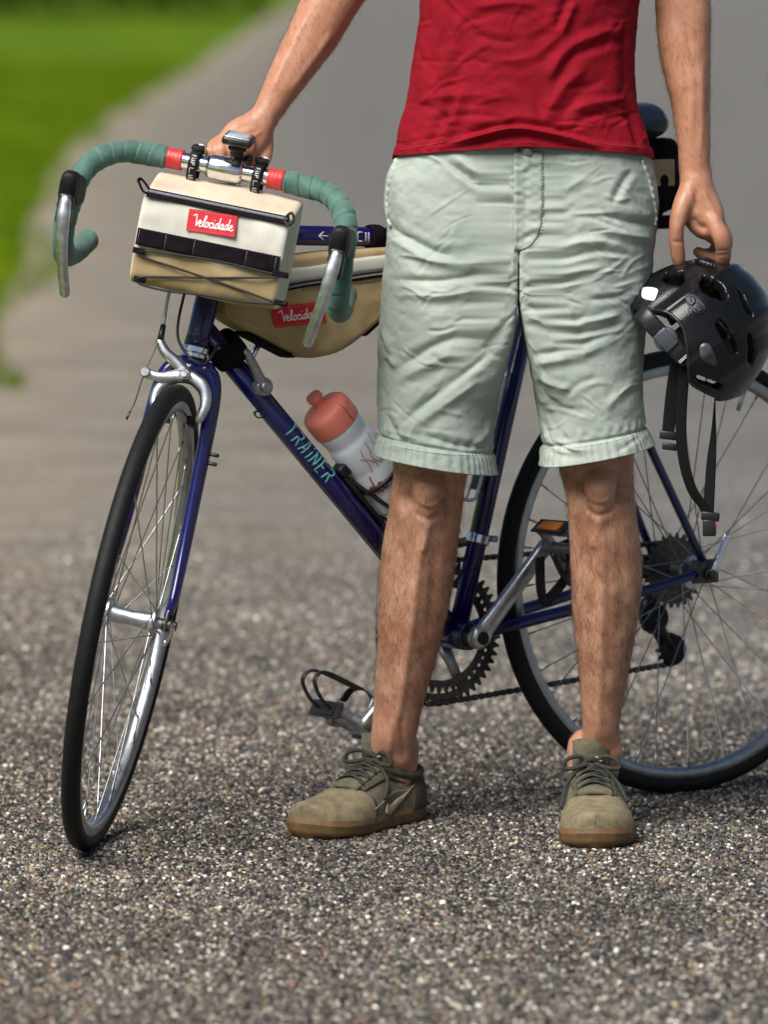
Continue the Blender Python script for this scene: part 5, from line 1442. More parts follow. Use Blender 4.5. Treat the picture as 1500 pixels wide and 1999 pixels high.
FOLDS = [([(868, 312), (930, 355), (975, 385), (1006, 404)], 9, -.0085), ([(880, 300), (950, 350), (1004, 382)], 12, .0045), ([(758, 440), (790, 462), (850, 492), (890, 500)], 10, -.0055),
         ([(770, 470), (850, 510), (950, 512), (1004, 502)], 13, .0045), ([(760, 545), (860, 548), (950, 532), (1004, 512)], 9, -.005), ([(765, 575), (880, 575), (960, 555), (1002, 535)], 12, .005),
         ([(900, 600), (960, 575), (1000, 556)], 7, -.0045), ([(770, 725), (840, 678), (900, 655), (960, 625)], 10, -.006), ([(765, 750), (860, 700), (930, 668), (990, 610)], 13, .0055),
         ([(785, 825), (850, 772), (905, 730), (960, 690)], 9, -.0055), ([(800, 842), (870, 788), (940, 740)], 12, .0045), ([(830, 850), (890, 868), (940, 872)], 9, -.005), ([(925, 872), (948, 850), (962, 815)], 8, .0045),
         ([(745, 640), (760, 690), (775, 720)], 9, .006), ([(742, 655), (752, 680), (768, 700)], 7, -.006), ([(750, 800), (775, 850), (800, 870)], 9, -.0045), ([(838, 690), (862, 705), (890, 712)], 8, -.003),
         ([(1060, 402), (1100, 372), (1150, 345)], 10, .003), ([(1180, 418), (1230, 432), (1282, 440)], 11, -.0075), ([(1170, 450), (1230, 460), (1280, 468)], 10, .006), ([(1195, 400), (1215, 360), (1235, 330)], 9, -.0045),
         ([(1016, 490), (1080, 486), (1150, 470), (1215, 476)], 10, .0055), ([(1030, 512), (1100, 506), (1170, 490), (1240, 500)], 8, -.0055), ([(1020, 470), (1060, 440), (1110, 405)], 8, -.0055), ([(1030, 455), (1075, 420), (1120, 390)], 9, .004),
         ([(1020, 560), (1075, 556), (1135, 546)], 6, -.0055), ([(1016, 545), (1090, 536), (1180, 520)], 9, .0045), ([(1025, 596), (1060, 606), (1110, 622), (1140, 628)], 8, -.0065), ([(1022, 616), (1080, 632), (1140, 640)], 9, .005),
         ([(1100, 636), (1160, 626), (1215, 612)], 8, .0045), ([(1110, 652), (1170, 645), (1220, 630)], 8, -.0065), ([(1035, 694), (1095, 684), (1160, 662), (1215, 648)], 8, -.0045), ([(1040, 712), (1110, 700), (1190, 672)], 10, .0045),
         ([(1045, 740), (1066, 775), (1092, 790)], 8, -.006), ([(1055, 735), (1085, 755), (1110, 760)], 8, .0045), ([(1052, 800), (1068, 850), (1100, 872), (1150, 880)], 9, .0065), ([(1060, 815), (1080, 862), (1125, 882)], 6, -.0065),
         ([(1100, 780), (1130, 750), (1170, 735)], 8, -.003), ([(1180, 800), (1210, 770), (1240, 740)], 10, .003), ([(1020, 770), (1040, 830)], 7, .003), ([(1245, 560), (1200, 580), (1150, 585)], 8, -.004),
         # fly
         ([(1010, 300), (1010, 420), (1009, 490), (1008, 560)], 4.5, -.0012), ([(1018, 318), (1017, 420), (1016, 480)], 5, .0035), ([(1062, 310), (1061, 400), (1058, 450), (1042, 480), (1014, 488)], 3.5, -.0022),
         ([(1030, 340), (1040, 380), (1032, 420)], 6, .0025), ([(1025, 430), (1045, 440)], 5, -.0025), ([(1022, 300), (1030, 318), (1016, 336)], 5, .004)]
rf = np.random.default_rng(5)
for _ in range(95):      # small crumples
    x, y = rf.uniform(750, 1270), rf.uniform(310, 860)
    ang = rf.normal(-.25 if x < 1005 else .05, .55); ln = rf.uniform(18, 60)
    dx, dy = math.cos(ang) * ln, math.sin(ang) * ln; bow = rf.normal(0, 6)
    FOLDS.append(([(x - dx, y - dy), (x + bow * math.sin(ang), y - bow * math.cos(ang)), (x + dx, y + dy)], rf.uniform(3, 6), rf.choice([-1, 1]) * rf.uniform(.0008, .0024)))
FOLDS = [(p_, w_ * .82, a_ * .85) for p_, w_, a_ in FOLDS]
def fabric(V, N, q=1.0):
    P = V.copy(); P[:, 2] *= 1.5
    return q * (.0011 * vnoise(P, 38, 1) + .0007 * vnoise(P, 85, 6) + .00035 * vnoise(V, 190, 9))
shorts = None
HALF = {}
for s in (-1, 1):
    V, F, nrow, q = shorts_half(s)
    N = vnormals(V, F)
    if (N * (V - V.mean(0))).sum() < 0: N = -N
    row = np.arange(len(V)) // NU
    yrow = q[row, 0]
    D = fold_field(V, N, FOLDS) + fabric(V, N)
    # stitched hem band: fuller above, puckered below the stitch line
    hemy = 865 if s < 0 else 850
    a = (np.arange(len(V)) % NU)
    D += np.where(yrow > hemy, .0016 + .0007 * np.sin(a * .95 + 3 * np.sin(a * .115)) , 0) - .0030 * np.exp(-((yrow - hemy) / 4.5) ** 2) + .0010 * np.exp(-((yrow - hemy + 14) / 8) ** 2) * np.sin(a * .6)
    # hem flares out a little at the end
    D += np.clip((yrow - hemy) / 40, 0, 1) * .0035
    V = V + N * D[:, None]
    HALF[s] = (V, N, nrow, q)
    if shorts is None: allV, allF = V, F
    else: pass
    if s < 0: first = (V, F)
    else: allV, allF = merge(first, (V, F))
shorts = pm('shorts', (allV, allF), 'shorts')
md = shorts.modifiers.new('Solidify', 'SOLIDIFY'); md.thickness = .0014; md.offset = -1
fixn(shorts)
# stitched seams laid on the cloth: points on the camera side picked from the photo
def on_cloth(V, pts, lift=.0008, step=4, band=None):
    """snap photo points to the nearest camera-side vertex of the cloth"""
    pp = proj(V)
    out = []
    P = catmull([(a, b_, 0) for a, b_ in pts], 10)[:, :2]
    d = np.concatenate([[0], np.cumsum(np.linalg.norm(np.diff(P, axis=0), axis=1))])
    k = np.linspace(0, d[-1], max(3, int(d[-1] / step)))
    P = np.stack([np.interp(k, d, P[:, 0]), np.interp(k, d, P[:, 1])], 1)
    fr_ = V[:, 1] < np.median(V[:, 1])
    Vf, pf = V[fr_], pp[fr_]
    for p_ in P:
        dd = np.linalg.norm(pf - p_, axis=1)
        i = np.argsort(dd)[:4]
        w_ = 1 / (dd[i] + .5); Y = (Vf[i, 1] * w_).sum() / w_.sum()
        out.append(W(p_[0], p_[1], Y - lift))
    return np.array(out)
def stitch_line(pts, r=.0006, dash=True, name='stitching', m='thread', lift=.0008):
    C = on_cloth(allV, pts, lift, 3.2)
    if not dash: return pm(name, tube(C, r, 6), m, shorts)
    segs = [tube(C[i:i + 2], r, 5) for i in range(0, len(C) - 2, 2)]
    return pm(name, merge(*segs), m, shorts)
stitch_line([(1061, 308), (1061, 400), (1058, 450), (1042, 480), (1014, 489)])
stitch_line([(1017, 340), (1016, 420), (1015, 484)])
stitch_line([(740, 858), (780, 872), (850, 884), (920, 888), (963, 884)], .0007)
stitch_line([(1061, 874), (1100, 876), (1160, 868), (1220, 855), (1262, 838)], .0007)
# pocket edges: puckered doubled welt near each side seam
for pts in ([(776, 310), (764, 345), (756, 385), (757, 425), (764, 442)], [(1252, 312), (1266, 350), (1276, 390), (1280, 425), (1277, 440)]):
    C = on_cloth(allV, pts, .0012, 3)
    pm('pocket_welt', tube(C, .0042 + .0010 * np.sin(np.arange(len(C)) * 1.35), 9, rn=.0024), 'shorts_seam', shorts)
# fly placket: a doubled flap lying over the centre front
def flap():
    rows_ = []
    ys_ = np.linspace(296, 488, 60)
    for y in ys_:
        xr = np.interp(y, [296, 400, 440, 465, 480, 488], [1061, 1061, 1058, 1050, 1038, 1018])
        rows_.append([(1004 + (xr - 1004) * k, y) for k in np.linspace(0, 1, 12)])
    pf = proj(allV); fr_ = allV[:, 1] < -.2
    Vf, pf = allV[fr_], pf[fr_]
    out = []
    for r_ in rows_:
        for i, (x, y) in enumerate(r_):
            dd = np.linalg.norm(pf - np.array([max(x, 1018), y]), axis=1); j = np.argsort(dd)[:6]
            w_ = 1 / (dd[j] + 1); Y = (Vf[j, 1] * w_).sum() / w_.sum()
            out.append(W(x, y, Y - .0016 + (.0012 if i == 11 else 0) - (.0018 if i < 2 else 0) + .0007 * math.sin(y * .35) * math.sin(x * .2)))
    return np.array(out), gridF(60, 12, False)
fp = pm('fly_placket', flap(), 'shorts', shorts); fixn(fp); solid(fp, .0014)
# waistband with the open button placket under the shirt
C = on_cloth(allV, [(985, 292), (1012, 290), (1034, 292)], .003, 4)
pm('waist_button', cyl(W(1030, 297, C[1][1] - .003), (0, 1, .1), .0075, .004, 18), 'dullalloy', shorts)

# ---------- t-shirt
NT = 400
SH = [(318, 768, 1277, .126, .124), (300, 771, 1273, .126, .124), (282, 774, 1267, .124, .123), (250, 781, 1257, .121, .121), (200, 793, 1246, .118, .118), (140, 803, 1241, .116, .116), (80, 811, 1242, .115, .116), (20, 820, 1248, .116, .118), (-60, 818, 1262, .119, .121), (-160, 806, 1278, .122, .124), (-260, 790, 1292, .122, .122), (-340, 790, 1290, .112, .112), (-400, 830, 1250, .094, .095), (-445, 905, 1178, .076, .078), (-470, 945, 1140, .068, .070)]
q = catmull(np.array(SH, float), 16)
a = np.linspace(0, 2 * PI, NT, endpoint=False); ca, sa = np.cos(a), np.sin(a)
rings = []
for y, xl, xr, hf, hk in q:
    A, B_ = W(xl, y, -.2), W(xr, y, -.2)
    hw = (B_[0] - A[0]) / 2; cx = (A[0] + B_[0]) / 2
    X = hw * np.sign(ca) * abs(ca) ** (2 / 2.5); Yv = np.where(sa < 0, -hf, hk) * abs(sa) ** (2 / 2.5)
    z = np.full(NT, A[2])
    # hem: lifts in the middle of the front, dips at the sides
    f = np.clip((y - 200) / 118, 0, 1) ** 1.3
    px_ = 750 + (cx + X) / MPP
    hem = np.interp(px_, [770, 850, 920, 976, 1016, 1060, 1120, 1200, 1256, 1275], [302, 293, 287, 283, 281, 282, 286, 293, 298, 308])
    dz = np.where(sa < 0, (318 - hem), 6) * MPP
    z = z + f * dz
    rings.append(np.stack([cx + X, -.2 + Yv, z], -1))
V = np.concatenate(rings); F = gridF(len(q), NT, True)
N = vnormals(V, F)
if (N * (V - V.mean(0))).sum() < 0: N = -N
SF = [([(885, 190), (865, 235), (835, 285)], 10, -.004), ([(905, 175), (885, 230), (858, 280)], 12, .005), ([(868, 60), (850, 130), (838, 200)], 13, -.0035), ([(900, 30), (880, 100), (860, 170)], 14, .004),
      ([(1080, 180), (1110, 120), (1150, 95), (1240, 70)], 10, -.0035), ([(1070, 160), (1105, 100), (1160, 70), (1235, 50)], 11, .0035), ([(1085, 60), (1098, 25), (1110, -5)], 8, -.004), ([(1095, 70), (1110, 35), (1125, 0)], 9, .003),
      ([(930, 65), (965, 80), (1010, 82)], 8, -.003), ([(1060, 235), (1100, 170), (1150, 130)], 12, .004), ([(1090, 245), (1130, 185), (1190, 150)], 12, -.003), ([(800, 210), (850, 190), (920, 186), (990, 192)], 9, .0025),
      ([(830, 240), (900, 225), (990, 228)], 8, -.0025), ([(1110, 215), (1170, 200), (1240, 195)], 9, .003), ([(1120, 235), (1180, 225), (1245, 228)], 8, -.003), ([(1000, 150), (1050, 200), (1060, 240)], 11, -.003),
      ([(925, 15), (990, 5), (1060, 12)], 9, .003), ([(960, 120), (1040, 110), (1100, 60)], 10, .0025), ([(1215, 40), (1222, 120), (1225, 200)], 11, -.004), ([(1238, 200), (1252, 245), (1262, 285)], 8, .004), ([(1228, 215), (1240, 255), (1250, 290)], 7, -.004),
      ([(870, 283), (920, 272), (976, 257), (1016, 253), (1060, 260), (1120, 274), (1170, 285)], 6.5, .0105), ([(900, 264), (976, 244), (1060, 246), (1130, 262)], 8, -.0035)]
for _ in range(60):
    x, y = rf.uniform(790, 1250), rf.uniform(-20, 285)
    ang = rf.normal(-.15, .5); ln = rf.uniform(18, 60)
    dx, dy = math.cos(ang) * ln, math.sin(ang) * ln; bow = rf.normal(0, 8)
    SF.append(([(x - dx, y - dy), (x + bow * math.sin(ang), y - bow * math.cos(ang)), (x + dx, y + dy)], rf.uniform(3, 6), rf.choice([-1, 1]) * rf.uniform(.0006, .0018)))
P = V.copy(); P[:, 2] *= 1.6
yv_ = np.repeat(q[:, 0], NT)
D = 1.1 * fold_field(V, N, SF) + .0016 * vnoise(P, 26, 21) + .0009 * vnoise(P, 60, 22) + .0004 * vnoise(V, 150, 23)
D -= .0016 * np.exp(-((yv_ - 290) / 4) ** 2) * (V[:, 1] > -.26)
D += .0012 * np.clip((yv_ - 296) / 8, 0, 1)
V = V + N * D[:, None]
shirt = pm('t_shirt', (V, F), 'shirt'); fixn(shirt)
md = shirt.modifiers.new('Solidify', 'SOLIDIFY'); md.thickness = .0013; md.offset = -1
shV = V
def on_shirt(pts, lift=.0006):
    global allV
    k = allV; allV = shV
    r = on_cloth(shV, pts, lift, 4); allV = k
    return r
M['shirt_thread'] = mat('red_thread', (.40, .02, .035), .8)
C = on_shirt([(783, 293), (830, 284), (868, 277)]); pm('hem_stitch', tube(C, .0005, 5), 'shirt_thread', shirt)
C = on_shirt([(1160, 277), (1200, 283), (1250, 288)]); pm('hem_stitch', tube(C, .0005, 5), 'shirt_thread', shirt)
for pts in ([(830, -345, -.185, 92, .075), (795, -270, -.18, 90, .073), (762, -190, -.172, 86, .070), (742, -150, -.17, 84, .069)], [(1246, -345, -.185, 92, .075), (1275, -270, -.182, 90, .073), (1302, -190, -.18, 86, .070), (1318, -135, -.18, 84, .068)]):
    Pq = np.array([np.concatenate([W(a_, b_, c), [d * MPP, e]]) for a_, b_, c, d, e in pts]); qq = catmull(Pq, 6)
    sl = pm('sleeve', tube(qq[:, :3], qq[:, 3], 40, cap=False, up=(0, 1, 0), rn=qq[:, 4]), 'shirt', shirt); solid(sl, .0014)

# ---------- shoes
M['suede'] = mat('tan_olive_suede', (0.165, 0.132, 0.074), .9, var=.22, vscale=70, bump=.8, bscale=420, wear=((.215, .178, .108), .45, 55, .2))
M['olive'] = mat('dark_olive_suede', (0.058, 0.051, 0.028), .9, var=.25, vscale=60, bump=.7, bscale=420)
M['khaki'] = mat('khaki_canvas', (0.095, 0.082, 0.047), .9, var=.25, vscale=90, bump=.8, bscale=700, sheen=.1)
M['palecanvas'] = mat('pale_canvas', (0.30, 0.29, 0.22), .9, var=.15, vscale=90, bump=.8, bscale=700)
M['gum'] = mat('gum_rubber', (0.125, 0.068, 0.024), .65, var=.25, vscale=45, bump=.2, bscale=300, wear=((.10, .06, .03), .36, 60))
M['lace'] = mat('dark_olive_lace', (0.026, 0.027, 0.020), .85, var=.3, vscale=300, bump=.6, bscale=900)
M['swoosh'] = mat('beige_leather', (0.36, 0.285, 0.19), .7, var=.1)
M['lining'] = mat('navy_lining', (0.012, 0.012, 0.025), .9)
UP = np.array([0, 0, 1.0])
def shoe(fr_, mirror, logo):
    h, f, l, ln = fr_
    l = l * mirror                           # +l = outer side of the foot
    k = ln / .305
    def P(x, y, z): return h + f * (x * k) + l * y + UP * z
    # outline half widths (outer, inner) along the length
    xs = np.array([0, .006, .02, .05, .09, .13, .17, .205, .235, .262, .283, .297, .3035, .305])
    wo = 1.06 * np.array([.004, .018, .031, .0390, .0415, .044, .049, .0535, .0545, .050, .0405, .027, .013, .004])
    wi = 1.06 * np.array([.004, .018, .031, .0385, .0405, .041, .043, .0475, .0495, .0465, .0385, .026, .013, .004])
    cen_ = np.interp(xs, [0, .12, .22, .305], [0, -.002, .0, -.004])
    def wid(x):
        return np.interp(x, xs, wo), np.interp(x, xs, wi), np.interp(x, xs, cen_)
    nseg = 60
    xx = .305 * (1 - np.cos(np.linspace(0, PI, nseg))) / 2
    outer = [(x, wid(x)[2] + wid(x)[0]) for x in xx]; inner = [(x, wid(x)[2] - wid(x)[1]) for x in xx[1:-1][::-1]]
    ol = np.array(outer + inner)
    rings = []
    def oring(sc, z, toe=0.0):
        c = np.array([.1525, 0])
        o = c + (ol - c) * np.array([1 - (1 - sc) * .35, sc])
        lift = np.clip((o[:, 0] - .24) / .065, 0, 1) ** 2 * .006 * (1 if toe else 0)
        return np.array([P(x, y, z + lf) for (x, y), lf in zip(o, lift)])
    rings = [oring(.84, .0020, 0), oring(.93, .0030, 1), oring(.975, .0052, 1), oring(.998, .0095, 1), oring(1.0, .0170, 1), oring(1.006, .0178, 1), oring(1.006, .0196, 1), oring(.996, .0203, 1), oring(.996, .0250, 1), oring(.982, .0265, 1), oring(.90, .0255, 1)]
    V, F = loft(rings)
    # upper: arch sections
    hx = np.array([0, .006, .02, .05, .08, .10, .12, .14, .165, .19, .215, .24, .262, .283, .294, .300, .3035, .305])
    hz = np.array([.058, .068, .074, .073, .073, .079, .087, .083, .075, .067, .060, .055, .052, .050, .048, .046, .044, .042])
    def Upt(x, t, off=0.0):
        """t: -1 inner sole edge .. 0 ridge .. +1 outer sole edge"""
        o_, i_, c_ = wid(x)
        o_, i_ = o_ * .965, i_ * .965
        if x > .294:
            sh_ = math.sqrt(max(0.0, 1 - ((x - .294) / .011) ** 2)); o_, i_ = o_ * sh_, i_ * sh_
        H = np.interp(x, hx, hz)
        w_ = o_ if t > 0 else i_
        th = (1 - abs(t)) * PI / 2
        e = np.interp(x, [0, .12, .2, .3], [.62, .80, .86, .80])
        y = w_ * math.cos(th) ** e; z = .017 + (H - .017) * math.sin(th) ** np.interp(x, [0, .1, .2, .3], [.55, .85, .9, .8])
        lf = np.clip((x - .24) / .065, 0, 1) ** 2 * .006
        s_ = 1 if t > 0 else -1
        nn = np.array([0.25 * np.clip((x - .22) / .06, 0, 1), s_ * y / max(w_, .004), math.sin(th) + .15]); nn /= np.linalg.norm(nn)
        x = x if x < .2 else .2 + (x - .2) * .965
        return P(x + nn[0] * off, c_ + s_ * y + nn[1] * off, z + lf + nn[2] * off)
    T_ = np.linspace(-1, 1, 61); X_ = .0015 + (.30499 - .0015) * (1 - np.cos(np.linspace(0, PI, 70))) / 2
    Vu = np.array([Upt(x, t, .0006 * math.sin(x * 310 + 5 * t) * (1 if .16 < x < .235 else 0) * (1 - abs(t))) for x in X_ for t in T_])
    up_ = pm('shoe', (Vu, gridF(len(X_), len(T_), False)), 'khaki'); fixn(up_)
    so = pm('sole', (V, F), 'gum', up_); sharp(so, 50)
    def patch(name, pts_fn, nx, nt, off, m, th=.0016):
        Vp = np.array([Upt(*pts_fn(i / (nx - 1), j / (nt - 1)), off) for i in range(nx) for j in range(nt)])
        o = pm(name, (Vp, gridF(nx, nt, False)), m, up_); fixn(o); solid(o, th); return o
    # toe cap of worn suede, reaching back in two wings
    def toe(a_, b_):
        t = -1 + 2 * b_
        x0 = .178 + .030 * (1 - min(1, abs(t) * 1.6)) + .010 * abs(t) ** 3
        return x0 + (.30499 - x0) * (1 - (1 - a_) ** 1.8), t * .995
    patch('toe_cap', toe, 30, 41, .0012, 'suede')
    patch('heel_counter', lambda a_, b_: (.002 + a_ * (.070 - .030 * (1 - abs(-1 + 2 * b_)) ), (-1 + 2 * b_) * .99), 16, 41, .0012, 'olive')
    for sg in (1, -1):
        patch('eyestay', lambda a_, b_: (.082 + a_ * .108, sg * (.17 + .05 * (1 - a_) + b_ * (.30 - .10 * a_))), 20, 10, .0022, 'olive', .002)
        if mirror * sg < 0: pass
    # tongue
    tg = []
    for a_ in np.linspace(0, 1, 16):
        x = .200 - a_ * .122
        for b_ in np.linspace(-1, 1, 13):
            p_ = Upt(max(x, .1), b_ * .26, .0025)
            if x < .105: p_ = Upt(.105, 0, .0025) + l * (b_ * .025) + f * (.010 - .012 * b_ * b_) + UP * ((.105 - x) * 1.9 - .004 * b_ * b_ * b_ * b_)
            tg.append(p_)
    o = pm('tongue', (np.array(tg), gridF(16, 13, False)), 'khaki', up_); fixn(o); solid(o, .006)
    tp_ = np.array(tg)[13 * 13 + 8] + (f + UP * .3) * .0045
    pm('tongue_tag', boxm(tp_, np.stack([unit(UP - f * .3), l, unit(f + UP * .3)]), (.004, .008, .0012), .001), 'palecanvas', up_)
    # padded collar round the ankle
    col = []
    for t in np.linspace(0, 2 * PI, 40, endpoint=False):
        x = .062 + .052 * math.cos(t); y = .034 * math.sin(t)
        z = np.interp(x, [.0, .03, .06, .09, .12], [.077, .072, .069, .076, .088])
        col.append(P(x, y, z))
    pm('collar', tube(np.array(col), .0062, 10, closed=True), 'olive', up_)
    pm('lining', tube(np.array([P(.062 + .046 * math.cos(t), .029 * math.sin(t), np.interp(.062 + .046 * math.cos(t), [.0, .03, .06, .09, .12], [.077, .072, .069, .076, .088]) + .001) for t in np.linspace(0, 2 * PI, 36, endpoint=False)]), .0042, 8, closed=True), 'lining', up_)
    # laces
    rows_ = [.182, .163, .144, .125]
    for j, x in enumerate(rows_):
        t0 = .26
        pts = [Upt(x + .002, -t0, .0045), Upt(x - .002, -t0 * .55, .0085), Upt(x - .006, 0, .0095), Upt(x - .002, t0 * .55, .0085), Upt(x + .002, t0, .0045)]
        pm('lace', tube(catmull(pts, 6), .0035, 8, up=UP, rn=.0017), 'lace', up_)
        if j < 3:
            pts = [Upt(x, -t0, .005), Upt((x + rows_[j + 1]) / 2, 0, .0115), Upt(rows_[j + 1], t0, .005)]
            pm('lace', tube(catmull(pts, 6), .0033, 8, up=UP, rn=.0016), 'lace', up_)
    kn = Upt(.116, 0, .014)
    pm('knot', tube(catmull([kn + l * .010, kn + UP * .006 + f * .004, kn - l * .010, kn - UP * .004 + f * .006], 6, True), .0050, 8, closed=True), 'lace', up_)
    for sg in (1, -1):
        lp = [kn + l * sg * .004, kn + l * sg * .018 + UP * .010 + f * .004, kn + l * sg * .036 + UP * .006 + f * .010, kn + l * sg * .040 - UP * .006 + f * .012, kn + l * sg * .024 - UP * .006 + f * .012, kn + l * sg * .006 - UP * .001 + f * .006]
        pm('bow_loop', tube(catmull(lp, 7), .0032, 8), 'lace', up_)
        e1 = Upt(.135, sg * .50, .006); e2 = Upt(.160 if sg > 0 else .185, sg * .72, .006)
        pm('lace_end', tube(catmull([kn + l * sg * .005, kn + l * sg * .018 - UP * .006 + f * .010, e1, e2], 7), .0030, 8), 'lace', up_)
    # seam lines and swoosh on the outer side
    if logo:
        top = [(.150, .80), (.140, .845), (.118, .80), (.088, .70), (.060, .585), (.048, .53)]
        bot = [(.150, .80), (.158, .92), (.143, .955), (.112, .86), (.078, .68), (.048, .53)]
        A_ = catmull([(a_, b_, 0) for a_, b_ in top], 5); B_ = catmull([(a_, b_, 0) for a_, b_ in bot], 5)
        Vs = [Upt(*(A_[i, :2] * (1 - g) + B_[i, :2] * g), .0026) for g in np.linspace(0, 1, 4) for i in range(len(A_))]
        o = pm('swoosh', (np.array(Vs), gridF(4, len(A_), False)), 'swoosh', up_); fixn(o); solid(o, .0012)
    for tt in (.62, -.62):
        pm('seam', tube([Upt(.06 + .13 * u, tt + .16 * u * (1 if tt > 0 else -1), .0028) for u in np.linspace(0, 1, 24)], .0006, 5), 'palecanvas', up_)
    return up_
# the photo shows the inner side of the left-hand shoe's outline towards the right
shoe(SHOE_A, 1, True)
shoe(SHOE_B, 1, False)
# ============================================================ helmet hanging from the hand
def crinkle():
    m = mat('crinkled_black_shell', (0.006, 0.006, 0.007), .22, var=.2, vscale=50, spec=.38)
    nt = m.node_tree; b = nt.nodes['Principled BSDF']; N = nt.nodes.new; L = nt.links.new
    tc = N('ShaderNodeTexCoord')
    v = N('ShaderNodeTexVoronoi'); v.feature = 'DISTANCE_TO_EDGE'; v.inputs['Scale'].default_value = 210; L(tc.outputs['Object'], v.inputs['Vector'])
    n = N('ShaderNodeTexNoise'); n.inputs['Scale'].default_value = 380; L(tc.outputs['Object'], n.inputs['Vector'])
    ad = N('ShaderNodeMath'); ad.operation = 'ADD'; L(v.outputs['Distance'], ad.inputs[0]); L(n.outputs['Fac'], ad.inputs[1])
    bp = N('ShaderNodeBump'); bp.inputs['Strength'].default_value = .30; bp.inputs['Distance'].default_value = .0007
    L(ad.outputs[0], bp.inputs['Height']); L(bp.outputs[0], b.inputs['Normal'])
    return m
M['shell'] = crinkle()
M['greyplastic'] = mat('grey_plastic', (.055, .06, .075), .35, var=.15, vscale=90)
M['strapblack'] = mat('black_nylon', (.005, .005, .006), .8, var=.2, vscale=200, bump=.4, bscale=1200, spec=.15)
M['foam'] = mat('black_foam', (.012, .012, .012), .85, var=.3, vscale=200, bump=.4, bscale=500)
M['redtab'] = mat('red_buckle', (.62, .02, .02), .35)
HC = W(1341, 668, -.215)
HF = np.array([-.265, -.964, .014]); HS = np.array([.603, -.177, -.778]); HH = np.array([.752, -.197, .628])
HF = unit(HF); HH = unit(HH - HF * (HF @ HH)); HS = np.cross(HH, HF)
if HS[0] < 0: HS = -HS
helmet = thing('bike_helmet', 'black crinkled bicycle helmet with dangling straps hanging from the hand', 'helmet', tuple(HC))
def hp(f, s, h): return HC + HF * f + HS * s + HH * h
SAX = np.array([.1340, .1080, .1345])
def rimphi(t):
    d = np.arctan2(np.sin(t), np.cos(t))
    ear = np.exp(-((abs(d) - PI / 2) / .42) ** 2)
    return np.radians(97 - 12 * ear - 5 * np.exp(-((abs(d) - PI) / .6) ** 2))
NT_, NP_ = 340, 130
t = np.linspace(0, 2 * PI, NT_, endpoint=False)
rings = []
for k in np.linspace(.02, 1, NP_):
    ph = rimphi(t) * k
    x, y, z = np.cos(t) * np.sin(ph), np.sin(t) * np.sin(ph), np.cos(ph)
    r = 1 + .022 * np.exp(-((abs(y) - .38) / .05) ** 2) * (z > -.1) - .018 * np.exp(-((abs(y) - .52) / .07) ** 2) + .020 * np.exp(-((abs(y) - .72) / .06) ** 2) - .010 * np.exp(-(y / .12) ** 2) + .012 * k ** 8
    rings.append(np.stack([hp(*(np.array([x[i], y[i], z[i]]) * SAX * r[i])) for i in range(NT_)]))
V = np.concatenate(rings)
VENTS = [[(1289, 545), (1298, 531), (1334, 528), (1337, 548), (1330, 557), (1306, 554)], [(1364, 552), (1374, 537), (1392, 541), (1412, 556), (1423, 578), (1418, 587), (1394, 581), (1374, 570)],
         [(1398, 632), (1408, 622), (1424, 640), (1440, 672), (1444, 690), (1430, 692), (1416, 672)], [(1356, 737), (1364, 733), (1408, 750), (1412, 758), (1402, 762), (1366, 748)],
         [(1440, 560), (1452, 572), (1472, 612), (1470, 622), (1456, 606)], [(1462, 650), (1472, 655), (1478, 690), (1470, 716), (1462, 706)], [(1350, 510), (1366, 506), (1396, 516), (1398, 524), (1370, 518)]]
def inpoly(P, poly):
    x, y = P[:, 0], P[:, 1]; r = np.zeros(len(P), bool); n = len(poly)
    for i in range(n):
        x1, y1 = poly[i]; x2, y2 = poly[(i + 1) % n]
        c = (y1 > y) != (y2 > y)
        r ^= c & (x < (x2 - x1) * (y - y1) / (y2 - y1 + 1e-12) + x1)
    return r
F = gridF(NP_, NT_, True)
Fa = np.array(F)
cen3 = V[Fa].mean(1)
nrm = np.cross(V[Fa[:, 2]] - V[Fa[:, 0]], V[Fa[:, 3]] - V[Fa[:, 1]]); out = cen3 - HC
nrm *= np.sign((nrm * out).sum(1))[:, None]
facing = (nrm * (CAMPOS - cen3)).sum(1) > 0
pc = proj(cen3)
cut = np.zeros(len(F), bool)
NOTCH = [(1235, 606), (1262, 604), (1296, 608), (1320, 622), (1336, 645), (1343, 680), (1346, 715), (1350, 748), (1375, 765), (1402, 778), (1402, 840), (1235, 840)]
for v_ in VENTS + [NOTCH]: cut |= inpoly(pc, v_) & facing
lf = (cen3 - HC) @ np.stack([HF, HS, HH]).T / SAX
tt_, pp_ = np.arctan2(lf[:, 1], lf[:, 0]), np.arccos(np.clip(lf[:, 2] / np.linalg.norm(lf, axis=1), -1, 1))
for a0, p0, dw, dl in ((PI - .35, .75, .12, .30), (PI + .35 - 2 * PI, .75, .12, .30), (PI - .9, .85, .13, .28), (-(PI - .9), .85, .13, .28), (PI, .45, .3, .18)):
    d = np.arctan2(np.sin(tt_ - a0), np.cos(tt_ - a0))
    cut |= ((d / dw) ** 2 + ((pp_ - p0) / dl) ** 2 < 1) & ~facing
F2 = [f for f, c in zip(F, cut) if not c]
F2.append(tuple(range(NT_ - 1, -1, -1)))
hs = mesh_obj('shell', V, F2, M['shell'], helmet); fixn(hs)
md = hs.modifiers.new('Solidify', 'SOLIDIFY'); md.thickness = .016; md.offset = -1 if True else 1
sm_ = hs.modifiers.new('Smooth', 'SMOOTH'); sm_.factor = .5; sm_.iterations = 2
# padding inside
pads = []
for a_ in np.linspace(0, 2 * PI, 9)[:-1]:
    d = HF * math.cos(a_) * .078 + HS * math.sin(a_) * .056 + HH * .030
    pads.append(boxm(HC + d, np.stack([unit(np.cross(d, HH)), HH, unit(d)]), (.016, .020, .006), .004))
mesh_obj('padding', *merge(*pads), M['foam'], helmet)

